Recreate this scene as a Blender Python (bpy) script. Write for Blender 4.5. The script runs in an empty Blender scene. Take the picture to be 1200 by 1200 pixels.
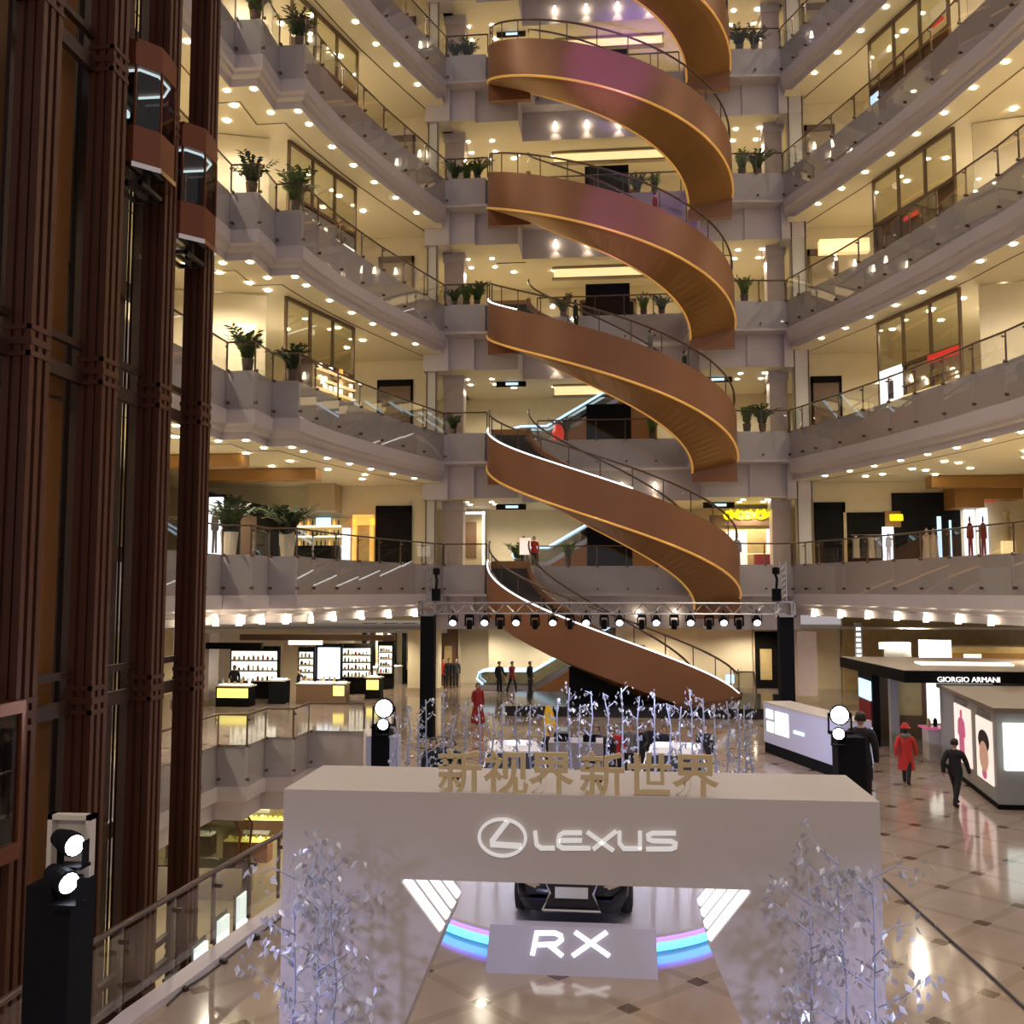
import bpy, bmesh, math, random
from mathutils import Vector, Matrix, Euler
random.seed(7)
C = bpy.context.scene.collection
PI = math.pi
# ------------------------------------------------------------------ camera frame
F = 1135.0; PITCH = math.atan(92/F); PSI = math.atan(117/F*math.cos(PITCH)); EYE = 5.6
def ray(px, py):
    a = (px-600)/F; b = (600-py)/F
    x = a; y = math.cos(PITCH)-b*math.sin(PITCH); z = math.sin(PITCH)+b*math.cos(PITCH)
    c, s = math.cos(PSI), math.sin(PSI)
    return c*x-s*y, s*x+c*y, z
def atY(px, py, Y):
    r = ray(px, py); t = Y/r[1]; return Vector((r[0]*t, Y, EYE+r[2]*t))
def atZ(px, py, Z):
    r = ray(px, py); t = (Z-EYE)/r[2]; return Vector((r[0]*t, r[1]*t, Z))
cam = bpy.data.cameras.new('camera'); camo = bpy.data.objects.new('camera', cam); C.objects.link(camo)
camo.location = (0, 0, EYE); camo.rotation_euler = (PI/2+PITCH, 0, PSI)
cam.sensor_width = 36; cam.lens = 36*F/1200; cam.clip_end = 300
bpy.context.scene.camera = camo
FH = 6.93
L = {n: FH*(n-1) for n in range(0, 9)}
SOF = 2.58          # wing soffit below deck
# ------------------------------------------------------------------ materials
MT = {}
def mat(name, col, rough=.5, metal=0., emit=None, es=0., noise=0., nscale=6., spec=.5, bump=0.):
    m = bpy.data.materials.new(name); m.use_nodes = True
    nt = m.node_tree; b = nt.nodes['Principled BSDF']
    b.inputs['Base Color'].default_value = (*col, 1); b.inputs['Roughness'].default_value = rough
    b.inputs['Metallic'].default_value = metal; b.inputs['Specular IOR Level'].default_value = spec
    if emit:
        b.inputs['Emission Color'].default_value = (*emit, 1); b.inputs['Emission Strength'].default_value = es
    if noise or bump:
        tc = nt.nodes.new('ShaderNodeTexCoord'); n = nt.nodes.new('ShaderNodeTexNoise')
        n.inputs['Scale'].default_value = nscale; n.inputs['Detail'].default_value = 4
        nt.links.new(tc.outputs['Object'], n.inputs['Vector'])
        if noise:
            mx = nt.nodes.new('ShaderNodeMix'); mx.data_type = 'RGBA'
            mx.inputs[6].default_value = (*[max(0, c*(1-noise)) for c in col], 1)
            mx.inputs[7].default_value = (*[min(1, c*(1+noise)) for c in col], 1)
            nt.links.new(n.outputs['Fac'], mx.inputs[0]); nt.links.new(mx.outputs[2], b.inputs['Base Color'])
        if bump:
            bp = nt.nodes.new('ShaderNodeBump'); bp.inputs['Strength'].default_value = bump
            nt.links.new(n.outputs['Fac'], bp.inputs['Height']); nt.links.new(bp.outputs['Normal'], b.inputs['Normal'])
    MT[name] = m; return m
def glassmat(name, col, refl, rough=.02):
    m = bpy.data.materials.new(name); m.use_nodes = True; nt = m.node_tree
    for n in list(nt.nodes): nt.nodes.remove(n)
    o = nt.nodes.new('ShaderNodeOutputMaterial'); t = nt.nodes.new('ShaderNodeBsdfTransparent')
    g = nt.nodes.new('ShaderNodeBsdfGlossy'); mx = nt.nodes.new('ShaderNodeMixShader')
    lw = nt.nodes.new('ShaderNodeLayerWeight'); lw.inputs['Blend'].default_value = .25
    mm = nt.nodes.new('ShaderNodeMath'); mm.operation = 'MULTIPLY_ADD'
    mm.inputs[1].default_value = .28; mm.inputs[2].default_value = refl
    t.inputs['Color'].default_value = (*col, 1); g.inputs['Roughness'].default_value = rough
    nt.links.new(lw.outputs['Fresnel'], mm.inputs[0]); nt.links.new(mm.outputs[0], mx.inputs[0])
    nt.links.new(t.outputs[0], mx.inputs[1]); nt.links.new(g.outputs[0], mx.inputs[2])
    nt.links.new(mx.outputs[0], o.inputs['Surface']); MT[name] = m; return m
mat('cream', (.76, .66, .46), .55, noise=.06, nscale=2)
mat('cream_dark', (.42, .34, .22), .55, noise=.08, nscale=2)
mat('ceil', (.84, .77, .60), .6)
mat('fascia', (.60, .54, .565), .38, noise=.04, nscale=1.2)
mat('soffit', (.62, .56, .52), .5)
mat('pier', (.60, .49, .45), .35, noise=.12, nscale=3)
mat('post_grey', (.58, .56, .53), .4)
mat('copper', (.265, .118, .060), .45, .3, noise=.10, nscale=.6)
mat('copper_soffit_lit', (.40, .20, .065), .38, .3, noise=.1, nscale=.6)  # soffit copper lightened in colour for warm light bounced from below
mat('copper_dark', (.25, .095, .04), .38, .4, noise=.1, nscale=.6)
mat('gold_strip', (.8, .45, .12), .3, .6, emit=(1, .52, .12), es=.28)
mat('glow_white', (.9, .9, .9), .4, emit=(.95, .97, 1), es=2.2)
mat('steel', (.55, .55, .56), .25, .9)
mat('rail', (.13, .085, .06), .35, .5)
mat('black', (.007, .007, .009), .7, spec=.1)
mat('black_gloss', (.015, .015, .018), .12)
mat('step_dark', (.06, .05, .045), .5, .3)
mat('downlight', (1, .95, .85), .5, emit=(1, .86, .62), es=26)
mat('washer', (1, .95, .85), .5, emit=(1, .85, .58), es=9)
mat('lamp_cold', (1, 1, 1), .5, emit=(.82, .88, 1), es=42)
mat('par_lens', (1, 1, 1), .5, emit=(.93, .92, 1), es=14)
mat('elev', (.10, .033, .016), .5, .15, noise=.2, nscale=1.5)
mat('elev_dark', (.05, .022, .013), .5, .1, noise=.2, nscale=1.5)
mat('elev_orange', (.30, .13, .035), .5, .1, noise=.12, nscale=1)
mat('elev_copper', (.21, .068, .03), .3, .45)
mat('cyan_tube', (.8, .9, 1), .5, emit=(.55, .85, 1), es=2.4)
mat('arch', (.53, .475, .44), .42, noise=.025, nscale=5)
mat('arch_letter', (.86, .86, .84), .4, emit=(1, 1, 1), es=.28)
mat('gold_letter', (.56, .43, .23), .5, .0)
mat('stage', (.40, .37, .45), .3)
mat('blue_led', (.1, .4, 1), .4, emit=(.06, .45, 1), es=5)
mat('violet_led', (.3, .1, 1), .4, emit=(.30, .18, 1), es=2.2)
mat('strip_white', (1, 1, 1), .4, emit=(.93, .95, 1), es=1.25)
mat('sign_panel', (.38, .37, .50), .4)
mat('letter_white', (1, 1, 1), .4, emit=(1, 1, 1), es=1.2)
mat('car_black', (.012, .014, .02), .16, .2)
mat('car_white', (.80, .80, .84), .2, .05)
mat('car_glass', (.02, .022, .028), .06)
mat('chrome', (.75, .72, .68), .12, 1)
mat('tyre', (.015, .015, .015), .7)
mat('plate', (.72, .75, .80), .4)
mat('headlamp', (.9, .95, 1), .2, emit=(.9, .95, 1), es=3)
mat('silver', (.62, .64, .72), .3, .45)
mat('silver_bark', (.40, .44, .60), .45, .1)
mat('leaf', (.06, .11, .03), .5, noise=.4, nscale=8)
mat('leaf_dark', (.022, .045, .014), .5, noise=.4, nscale=8)
mat('leaf_light', (.12, .20, .03), .5, noise=.3, nscale=8)
mat('pot_white', (.62, .56, .48), .4)
mat('pot_dark', (.10, .06, .045), .4)
mat('soil', (.03, .02, .015), .9)
mat('shop_dark', (.006, .0055, .005), .6, spec=.08)
mat('shop_brown', (.13, .075, .04), .45, noise=.2, nscale=2)
mat('shop_gold', (.50, .38, .17), .4, noise=.3, nscale=3)
mat('orange_beam', (.30, .15, .035), .5, noise=.15, nscale=3)
mat('yellow_sign', (1, .9, .02), .4, emit=(1, .9, .0), es=1.6)
mat('red_sign', (.7, .03, .02), .4, emit=(1, .06, .03), es=.35)
mat('poster_lit', (.8, .85, 1), .4, emit=(.82, .87, 1), es=1.7, noise=.1)
mat('poster_warm', (.9, .7, .6), .4, emit=(1, .84, .76), es=.8)
mat('poster_pink', (.75, .2, .38), .4, emit=(1, .2, .42), es=.22)
mat('figure_skin', (.62, .38, .27), .5, emit=(.8, .45, .32), es=.35)
mat('figure_dark', (.08, .07, .09), .5)
mat('lightbox', (.9, 1, .95), .4, emit=(.85, 1, .95), es=1.0)
mat('niche', (1, .8, .45), .5, emit=(1, .74, .36), es=1.0)
mat('shelf_glow', (.95, 1, .9), .5, emit=(1, .97, .80), es=1.4)
mat('yellow_glow', (1, .9, .3), .5, emit=(1, .85, .16), es=1.3)
mat('amber_glow', (1, .6, .15), .5, emit=(1, .50, .10), es=.75)
mat('screen_blue', (.5, .7, .9), .4, emit=(.5, .75, 1), es=1.4)
mat('counter_white', (.62, .58, .52), .35)
mat('canopy', (.22, .17, .13), .5)
mat('kiosk_grey', (.34, .34, .33), .4)
mat('wall_lilac', (.56, .57, .74), .35)
mat('orange_wall', (.40, .19, .07), .5, noise=.06, nscale=2)
mat('skin', (.55, .34, .25), .55)
mat('hair', (.015, .012, .01), .5)
mat('cloth_black', (.014, .014, .017), .8)
mat('cloth_red', (.52, .025, .02), .75)
mat('cloth_crimson', (.25, .012, .014), .8)
mat('cloth_navy', (.02, .025, .05), .8)
mat('cloth_beige', (.42, .34, .27), .8)
mat('cloth_grey', (.18, .17, .17), .8)
mat('shoe', (.012, .01, .01), .4)
mat('caution_yellow', (.85, .52, .02), .5)
mat('bag_red', (.4, .02, .04), .5)
mat('tan_cloth', (.33, .28, .27), .7)
mat('basement_floor', (.55, .45, .28), .25)
mat('cable', (.03, .02, .015), .6)
glassmat('glass', (.975, .98, .97), .022)
glassmat('glass_dim', (.66, .66, .62), .05)
glassmat('glass_shop', (.90, .90, .82), .06)
glassmat('glass_elev', (.42, .36, .32), .05)
# diamond-inset marble floor
def floor_mat():
    m = bpy.data.materials.new('marble_floor'); m.use_nodes = True; nt = m.node_tree; b = nt.nodes['Principled BSDF']
    N = nt.nodes.new; K = nt.links.new
    g = N('ShaderNodeNewGeometry'); s = N('ShaderNodeSeparateXYZ'); K(g.outputs['Position'], s.inputs[0])
    def M(op, a, bb=None, c=None):
        n = N('ShaderNodeMath'); n.operation = op
        for i, v in enumerate((a, bb, c)):
            if v is None: continue
            if isinstance(v, (int, float)): n.inputs[i].default_value = v
            else: K(v, n.inputs[i])
        return n.outputs[0]
    x = M('SUBTRACT', s.outputs[0], 5.18); y = M('SUBTRACT', s.outputs[1], 14.6)
    a = M('MULTIPLY', M('ADD', x, y), .5); c = M('MULTIPLY', M('SUBTRACT', x, y), .5)
    fa = M('ABSOLUTE', M('SUBTRACT', M('FRACT', M('ADD', a, .5)), .5)); fc = M('ABSOLUTE', M('SUBTRACT', M('FRACT', M('ADD', c, .5)), .5))
    dia = M('LESS_THAN', M('MAXIMUM', fa, fc), .085)
    line = M('LESS_THAN', M('MINIMUM', fa, fc), .06)
    no = N('ShaderNodeTexNoise'); no.inputs['Scale'].default_value = 1.3; no.inputs['Detail'].default_value = 6
    K(g.outputs['Position'], no.inputs['Vector'])
    mx = N('ShaderNodeMix'); mx.data_type = 'RGBA'; K(no.outputs['Fac'], mx.inputs[0])
    mx.inputs[6].default_value = (.29, .222, .185, 1); mx.inputs[7].default_value = (.39, .305, .255, 1)
    m2 = N('ShaderNodeMix'); m2.data_type = 'RGBA'; K(line, m2.inputs[0]); K(mx.outputs[2], m2.inputs[6]); m2.inputs[7].default_value = (.29, .222, .18, 1)
    m3 = N('ShaderNodeMix'); m3.data_type = 'RGBA'; K(dia, m3.inputs[0]); K(m2.outputs[2], m3.inputs[6]); m3.inputs[7].default_value = (.09, .05, .035, 1)
    K(m3.outputs[2], b.inputs['Base Color']); b.inputs['Roughness'].default_value = .10; b.inputs['Specular IOR Level'].default_value = .7
    MT['marble'] = m
floor_mat()
# ------------------------------------------------------------------ mesh builder
LOC = set()
class MB:
    def __init__(s): s.v = []; s.f = []; s.mi = []
    def add(s, vs, fs, mi=0):
        n = len(s.v); s.v += [tuple(v) for v in vs]
        s.f += [tuple(i+n for i in f) for f in fs]; s.mi += [mi]*len(fs); return s
    def box(s, x0, x1, y0, y1, z0, z1, mi=0):
        if x0 > x1: x0, x1 = x1, x0
        if y0 > y1: y0, y1 = y1, y0
        if z0 > z1: z0, z1 = z1, z0
        v = [(x0,y0,z0),(x1,y0,z0),(x1,y1,z0),(x0,y1,z0),(x0,y0,z1),(x1,y0,z1),(x1,y1,z1),(x0,y1,z1)]
        return s.add(v, [(0,3,2,1),(4,5,6,7),(0,1,5,4),(1,2,6,5),(2,3,7,6),(3,0,4,7)], mi)
    def obox(s, c, size, rz=0, rx=0, ry=0, mi=0):
        R = Euler((rx, ry, rz)).to_matrix(); h = [k/2 for k in size]; c = Vector(c)
        v = [c+R@Vector((sx*h[0], sy*h[1], sz*h[2])) for sz in (-1,1) for sx, sy in ((-1,-1),(1,-1),(1,1),(-1,1))]
        return s.add(v, [(0,3,2,1),(4,5,6,7),(0,1,5,4),(1,2,6,5),(2,3,7,6),(3,0,4,7)], mi)
    def prism(s, poly, z0, z1, mi=0):
        n = len(poly); v = [(p[0],p[1],z0) for p in poly]+[(p[0],p[1],z1) for p in poly]
        f = [tuple(range(n))[::-1], tuple(range(n, 2*n))]+[(i,(i+1)%n,n+(i+1)%n,n+i) for i in range(n)]
        return s.add(v, f, mi)
    def prismY(s, poly, y0, y1, mi=0):          # polygon in XZ, thickness along Y
        n = len(poly); v = [(p[0],y0,p[1]) for p in poly]+[(p[0],y1,p[1]) for p in poly]
        f = [tuple(range(n)), tuple(range(n, 2*n))[::-1]]+[((i+1)%n,i,n+i,n+(i+1)%n) for i in range(n)]
        return s.add(v, f, mi)
    def prismX(s, poly, x0, x1, mi=0):          # polygon in YZ
        n = len(poly); v = [(x0,p[0],p[1]) for p in poly]+[(x1,p[0],p[1]) for p in poly]
        f = [tuple(range(n)), tuple(range(n, 2*n))[::-1]]+[((i+1)%n,i,n+i,n+(i+1)%n) for i in range(n)]
        return s.add(v, f, mi)
    def tube(s, pts, r, n=6, mi=0):
        pts = [Vector(p) for p in pts]; rs = r if isinstance(r, (list, tuple)) else [r]*len(pts); rings = []
        for i, p in enumerate(pts):
            d = (pts[min(i+1, len(pts)-1)]-pts[max(i-1, 0)])
            d = d.normalized() if d.length > 1e-9 else Vector((0,0,1))
            up = Vector((0,0,1)) if abs(d.z) < .95 else Vector((1,0,0))
            a = d.cross(up).normalized(); b = d.cross(a)
            rings.append([p+(a*math.cos(t)+b*math.sin(t))*rs[i] for t in [2*PI*k/n for k in range(n)]])
        v = [q for R in rings for q in R]; m = len(rings)
        f = [(i*n+k, i*n+(k+1)%n, (i+1)*n+(k+1)%n, (i+1)*n+k) for i in range(m-1) for k in range(n)]
        f += [tuple(range(n))[::-1], tuple((m-1)*n+k for k in range(n))]
        return s.add(v, f, mi)
    def lathe(s, prof, n=12, c=(0,0,0), mi=0, axis='z'):
        v = []
        for r, z in prof:
            for k in range(n):
                t = 2*PI*k/n; q = (r*math.cos(t), r*math.sin(t), z)
                if axis == 'y': q = (q[0], q[2], q[1])
                if axis == 'x': q = (q[2], q[0], q[1])
                v.append((c[0]+q[0], c[1]+q[1], c[2]+q[2]))
        m = len(prof)
        f = [(i*n+k, i*n+(k+1)%n, (i+1)*n+(k+1)%n, (i+1)*n+k) for i in range(m-1) for k in range(n)]
        f += [tuple(range(n))[::-1], tuple((m-1)*n+k for k in range(n))]
        return s.add(v, f, mi)
    def strip(s, A, B, mi=0):                    # quads between two equal-length point lists
        n = len(A); fs = []
        for i in range(n-1):
            if (Vector(A[i])-Vector(A[i+1])).length < 1e-6 and (Vector(B[i])-Vector(B[i+1])).length < 1e-6: continue
            fs.append((i, i+1, n+i+1, n+i))
        return s.add(list(A)+list(B), fs, mi)
    def build(s, name, m, parent=None, smooth=False):
        me = bpy.data.meshes.new(name)
        r = parent
        while r is not None and r.parent is not None: r = r.parent
        off = Vector(r.location) if r is not None and r.name not in LOC else Vector((0,0,0))
        me.from_pydata([tuple(Vector(v)-off) for v in s.v], [], s.f)
        for k in (m if isinstance(m, (list, tuple)) else [m]): me.materials.append(MT[k])
        for p_, i in zip(me.polygons, s.mi): p_.material_index = i
        if smooth:
            for p_ in me.polygons: p_.use_smooth = True
        bm = bmesh.new(); bm.from_mesh(me); bmesh.ops.recalc_face_normals(bm, faces=bm.faces); bm.to_mesh(me); bm.free()
        me.update()
        o = bpy.data.objects.new(name, me); C.objects.link(o)
        if parent: o.parent = parent
        return o
def tag(o, label, cat, group=None, kind=None):
    o['label'] = label; o['category'] = cat
    if group: o['group'] = group
    if kind: o['kind'] = kind
    return o
def thing(name, label, cat, loc=(0,0,0), rz=0, group=None):
    o = bpy.data.objects.new(name, None); C.objects.link(o); o.empty_display_size = .1
    o.location = loc; o.rotation_euler = (0,0,rz)
    return tag(o, label, cat, group)
def local(name, label, cat, loc=(0,0,0), rz=0, group=None):   # children built around the origin
    o = thing(name, label, cat, loc, rz, group); LOC.add(o.name); return o
def structure(name, mb, m, smooth=False):
    o = mb.build(name, m, None, smooth); o['kind'] = 'structure'; return o
def children(o): return [c for c in bpy.data.objects if c.parent == o]
KIDS = {}
def dup(root, loc, rz=None, label=None, group=None, scale=None, swap=None):
    if root.name not in KIDS:
        KIDS[root.name] = [(c, children(c)) for c in children(root)]
    r = root.copy(); C.objects.link(r); r.location = loc
    if rz is not None: r.rotation_euler = (0,0,rz)
    if label: r['label'] = label
    if group: r['group'] = group
    if scale: r.scale = (scale,)*3 if isinstance(scale, (int, float)) else scale
    for c, gs in KIDS[root.name]:
        k = c.copy(); C.objects.link(k); k.parent = r
        if swap and c.name.split('.')[0] in swap:
            k.material_slots[0].link = 'OBJECT'; k.material_slots[0].material = MT[swap[c.name.split('.')[0]]]
        for g in gs:
            d = g.copy(); C.objects.link(d); d.parent = k
    return r
def offs(poly, d):                                # offset an open 2-D polyline to its left by d
    P = [Vector((p[0], p[1])) for p in poly]; out = []
    for i, p in enumerate(P):
        ds = []
        if i > 0: ds.append((p-P[i-1]).normalized())
        if i < len(P)-1: ds.append((P[i+1]-p).normalized())
        ns = [Vector((-t.y, t.x)) for t in ds]
        if len(ns) == 1: out.append(p+ns[0]*d)
        else:
            b = ns[0]+ns[1]; b = b/(1+ns[0].dot(ns[1])) if 1+ns[0].dot(ns[1]) > .15 else ns[0]
            out.append(p+b*d)
    return [(q.x, q.y) for q in out]
def z3(poly, z): return [(p[0], p[1], z) for p in poly]
def resample(poly, step):
    out = [poly[0]]; 
    for a, b in zip(poly, poly[1:]):
        n = max(1, round(math.dist(a, b)/step))
        for k in range(1, n+1): out.append((a[0]+(b[0]-a[0])*k/n, a[1]+(b[1]-a[1])*k/n))
    return out
def spline(pts, k=3):
    out = []
    for i in range(len(pts)-1):
        p0 = pts[max(i-1, 0)]; p1 = pts[i]; p2 = pts[i+1]; p3 = pts[min(i+2, len(pts)-1)]
        for j in range(k):
            t = j/k
            out.append(tuple(.5*((2*p1[q])+(-p0[q]+p2[q])*t+(2*p0[q]-5*p1[q]+4*p2[q]-p3[q])*t*t+(-p0[q]+3*p1[q]-3*p2[q]+p3[q])*t**3) for q in range(len(p1))))
    out.append(tuple(pts[-1])); return out
def spot(name, loc, energy, col=(1,.87,.68), size=150, blend=.6, rad=.06, to=None):
    l = bpy.data.lights.new(name, 'SPOT'); l.energy = energy; l.color = col; l.spot_size = math.radians(size); l.spot_blend = blend
    l.shadow_soft_size = rad
    o = bpy.data.objects.new(name, l); C.objects.link(o); o.location = loc
    d = (Vector(to)-Vector(loc)) if to else Vector((0,0,-1))
    o.rotation_euler = d.to_track_quat('-Z', 'Y').to_euler(); return o
def point(name, loc, energy, col=(1,.78,.45), rad=.06):
    l = bpy.data.lights.new(name, 'POINT'); l.energy = energy; l.color = col; l.shadow_soft_size = rad
    o = bpy.data.objects.new(name, l); C.objects.link(o); o.location = loc; return o
ORD = {1: 'ground', 2: 'second', 3: 'third', 4: 'fourth', 5: 'fifth', 6: 'sixth', 7: 'seventh'}
# ================================================================== THE BUILDING
LEFT = [(-15.2,14),(-14.7,24),(-14.4,30),(-14.3,34.6),(-13.2,34.6),(-13.2,36.5),(-12.1,36.5),(-11.95,38.1),(-11.6,40.2),(-11.15,42.1),(-10.65,44),(-10.05,45.9),(-9.4,47.9),(-8.7,49.9)]
BACK = [(-8.7,49.9),(-6.45,49.9),(-6.45,50.2),(-4.1,50.2),(-4.1,52.7),(4.1,52.7),(4.1,50.9),(6.45,50.9),(6.45,50.75),(9.2,50.95)]
RIGHT = [(9.2,50.95),(10.05,48.8),(10.8,47),(11.45,45.2),(12.1,43.4),(12.65,41.55),(13.2,39.75),(13.65,37.8),(14.15,36),(14.6,33.5),(15,30),(15.4,24),(15.6,14)]
EDGE = LEFT+BACK[1:]+RIGHT[1:]; nL, nB = len(LEFT), len(BACK); iB0 = nL-1; iB1 = iB0+nB-1
OFF = {}
def edge(d, part=None):
    if d not in OFF: OFF[d] = offs(EDGE, d)
    e = OFF[d]
    return {None: e, 'L': e[:iB0+1], 'B': e[iB0:iB1+1], 'R': e[iB1:]}[part]
def prof_strip(mb, part, prof, z):
    for (d0, a), (d1, b) in zip(prof, prof[1:]):
        mb.strip(z3(edge(d0, part), z+a), z3(edge(d1, part), z+b))
WING_PROF = [(.12,.0),(.12,-1.5),(.0,-1.5),(.0,-2.02),(.1,-2.1),(.14,-2.22),(.32,-2.3),(.35,-SOF)]
BACK_PROF = [(.12,.0),(.12,-1.5),(.0,-1.5),(.0,-1.62),(.8,-1.66),(.8,-3.35)]
tn = [0]
def trim(mb, m):
    tn[0] += 1; return structure('trim_%d' % tn[0], mb, m)
for n in range(2, 8):
    z = L[n]
    for part in 'LR':
        mb = MB(); prof_strip(mb, part, WING_PROF, z); trim(mb, 'fascia')
        X = -26 if part == 'L' else 26
        e = edge(.12, part); mb = MB(); mb.strip(z3(e, z), [(X, p[1], z) for p in e])
        structure('floor', mb, 'cream')
        e = edge(.35, part); mb = MB(); mb.strip(z3(e, z-SOF), [(X, p[1], z-SOF) for p in e]); xa, xb, ya, yb = (-26,-8.9,49.6,51.6) if part == 'L' else (9.4,26,50.6,52.4); mb.add([(xa,ya,z-SOF+.004),(xb,ya,z-SOF+.004),(xb,yb,z-SOF+.004),(xa,yb,z-SOF+.004)], [(0,1,2,3)]); structure('ceiling', mb, 'ceil')
        if n > 1:   # shadow-gap trim running along the corridor ceiling
            e = edge(1.45, part); f = edge(1.52, part); mb = MB()
            mb.strip(z3(e, z-SOF-.012), z3(f, z-SOF-.012)); mb.strip(z3(e, z-SOF-.012), z3(e, z-SOF+.0)); trim(mb, 'shop_brown')
    mb = MB(); prof_strip(mb, 'B', BACK_PROF, z); trim(mb, 'fascia')
    e = edge(.12, 'B'); mb = MB(); mb.strip(z3(e, z), [(p[0], 60, z) for p in e])
    mb.add([(-26,49.9,z),(-8.7,49.9,z),(-8.7,60,z),(-26,60,z)], [(0,1,2,3)]); mb.add([(9.2,50.95,z),(26,50.95,z),(26,60,z),(9.2,60,z)], [(0,1,2,3)])
    structure('floor', mb, 'cream')
    zc = z-3.35; e = edge(.8, 'B'); mb = MB(); mb.strip(z3(e, zc), [(p[0], 60, zc) for p in e])
    mb.add([(-26,51.75,zc),(-8.7,51.75,zc),(-8.7,60,zc),(-26,60,zc)], [(0,1,2,3)]); mb.add([(9.2,52.55,zc),(26,52.55,zc),(26,60,zc),(9.2,60,zc)], [(0,1,2,3)])
    structure('ceiling', mb, 'ceil')
# storey walls: side walls, back wall, wing end walls
for n in range(1, 7):
    z0, z1 = L[n], L[n+1]
    mb = MB(); mb.box(-24.3,-24,14,51.5,z0,z1-SOF); structure('wall_left', mb, 'cream')
    mb = MB(); mb.box(24,24.3,14,51.9,z0,z1-SOF); structure('wall_right', mb, 'cream')
    if n > 1:
        mb = MB(); mb.box(-24,-9.75,51.5,51.8,z0,z1-SOF); structure('wall_left_end', mb, 'cream')
        mb = MB(); mb.box(10.2,24,52.3,52.6,z0,z1-SOF); structure('wall_right_end', mb, 'cream')
    mb = MB(); mb.box(-26,26,59,59.3,z0,z1-3.35); structure('wall_back', mb, 'cream')
# corner posts and stone piers, one storey each would be cut by decks: run full height
for (x, y, w, m, lab) in ((-9.55,50.85,.5,'post_grey','slim grey corner post left of the copper spiral'),(10.0,51.75,.72,'post_grey','slim grey corner post right of the copper spiral')):
    t = thing('corner_post', lab+', seen at every storey', 'column', (x,y,0 if x < 0 else L[2]))
    for n in range(1 if x < 0 else 2, 7):
        MB().box(x-w/2,x+w/2,y-w/2,y+w/2,L[n],L[n+1]-SOF).build('shaft', m, t)
        for s in (-1, 1): MB().box(x+s*w/2-.03,x+s*w/2+.03,y-w/2-.04,y-w/2,L[n],L[n+1]-SOF).build('edge_strip', 'shop_brown', t)
for (x0, x1, y, lab) in ((-9.15,-8.05,52.6,'pinkish stone pier beside the left corner post'),(8.55,9.5,53.2,'pinkish stone pier beside the right corner post')):
    t = thing('stone_pier', lab+', stacked through all storeys', 'column', ((x0+x1)/2,y,0))
    for n in range(2, 7):
        MB().box(x0,x1,y-.5,y+.5,L[n],L[n+1]-3.9).build('shaft', 'pier', t); MB().box(x0-.06,x1+.06,y-.56,y+.56,L[n+1]-3.9,L[n+1]-3.36).build('capital', 'fascia', t)
for n in range(2, 8):
    mb = MB(); mb.box(-9.95,-8.6,50.35,51.6,L[n]-SOF-.9 if n > 2 else L[n]-SOF,L[n]-.05); trim(mb, 'fascia'); mb = MB(); mb.box(9.15,10.45,51.35,52.7,L[n]-SOF-.9 if n > 2 else L[n]-SOF,L[n]-.05); trim(mb, 'fascia')
# ------------------------------------------------------------------ ground floor, void and basement
VR = [(-6.45,-14),(-6.45,12.6),(-6.3,13.9),(-6.2,15.1),(-6.08,16.3),(-5.95,17.4),(-6.1,21),(-6.8,27),(-8.2,33.5),(-9.9,38.4)]
VL = [(-16.4,-14),(-15.2,14),(-14.7,24),(-14.4,30),(-14.3,34.6),(-13.2,34.6),(-13.2,36.5),(-12.1,36.5),(-12.1,38.4),(-9.9,38.4)]
mb = MB(); mb.strip(z3(VR, 0), [(28, p[1], 0) for p in VR]); mb.strip(z3(VL, 0), [(-28, p[1], 0) for p in VL])
mb.add([(-28,38.4,0),(28,38.4,0),(28,80,0),(-28,80,0)], [(0,1,2,3)])
structure('floor', mb, 'marble')
GP = [(.12,.0),(.12,-1.5),(.0,-1.5),(.0,-2.02),(.25,-2.15),(.25,-2.75)]
vl = {d: offs(VL, d) for d in (.12,.0,.25)}
mb = MB()
for (d0, a), (d1, b) in zip(GP, GP[1:]): mb.strip(z3(vl[d0], a), z3(vl[d1], b))
trim(mb, 'fascia')
vr = {d: offs(VR, -d) for d in (0, .3)}
mb = MB(); mb.strip(z3(vr[0], 0), z3(vr[0], -2.75)); mb.strip(z3(vr[.3], .09), z3(vr[0], .09)); mb.strip(z3(vr[.3], .0), z3(vr[.3], .09)); mb.strip(z3(vr[0], .0), z3(vr[0], .09)); trim(mb, 'fascia')
mb = MB(); mb.add([(-30,-14,-6.2),(12,-14,-6.2),(12,60,-6.2),(-30,60,-6.2)], [(0,1,2,3)]); structure('floor', mb, 'basement_floor')
mb = MB(); mb.strip(z3(vl[.25], -2.75), [(-30, p[1], -2.75) for p in VL]); mb.add([(-30,38.4,-2.75),(12,38.4,-2.75),(12,60,-2.75),(-30,60,-2.75)], [(0,1,2,3)]); structure('ceiling', mb, 'ceil')
mb = MB(); mb.box(-24,12,48,48.3,-6.2,-2.75); structure('wall_basement', mb, 'cream')
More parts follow.
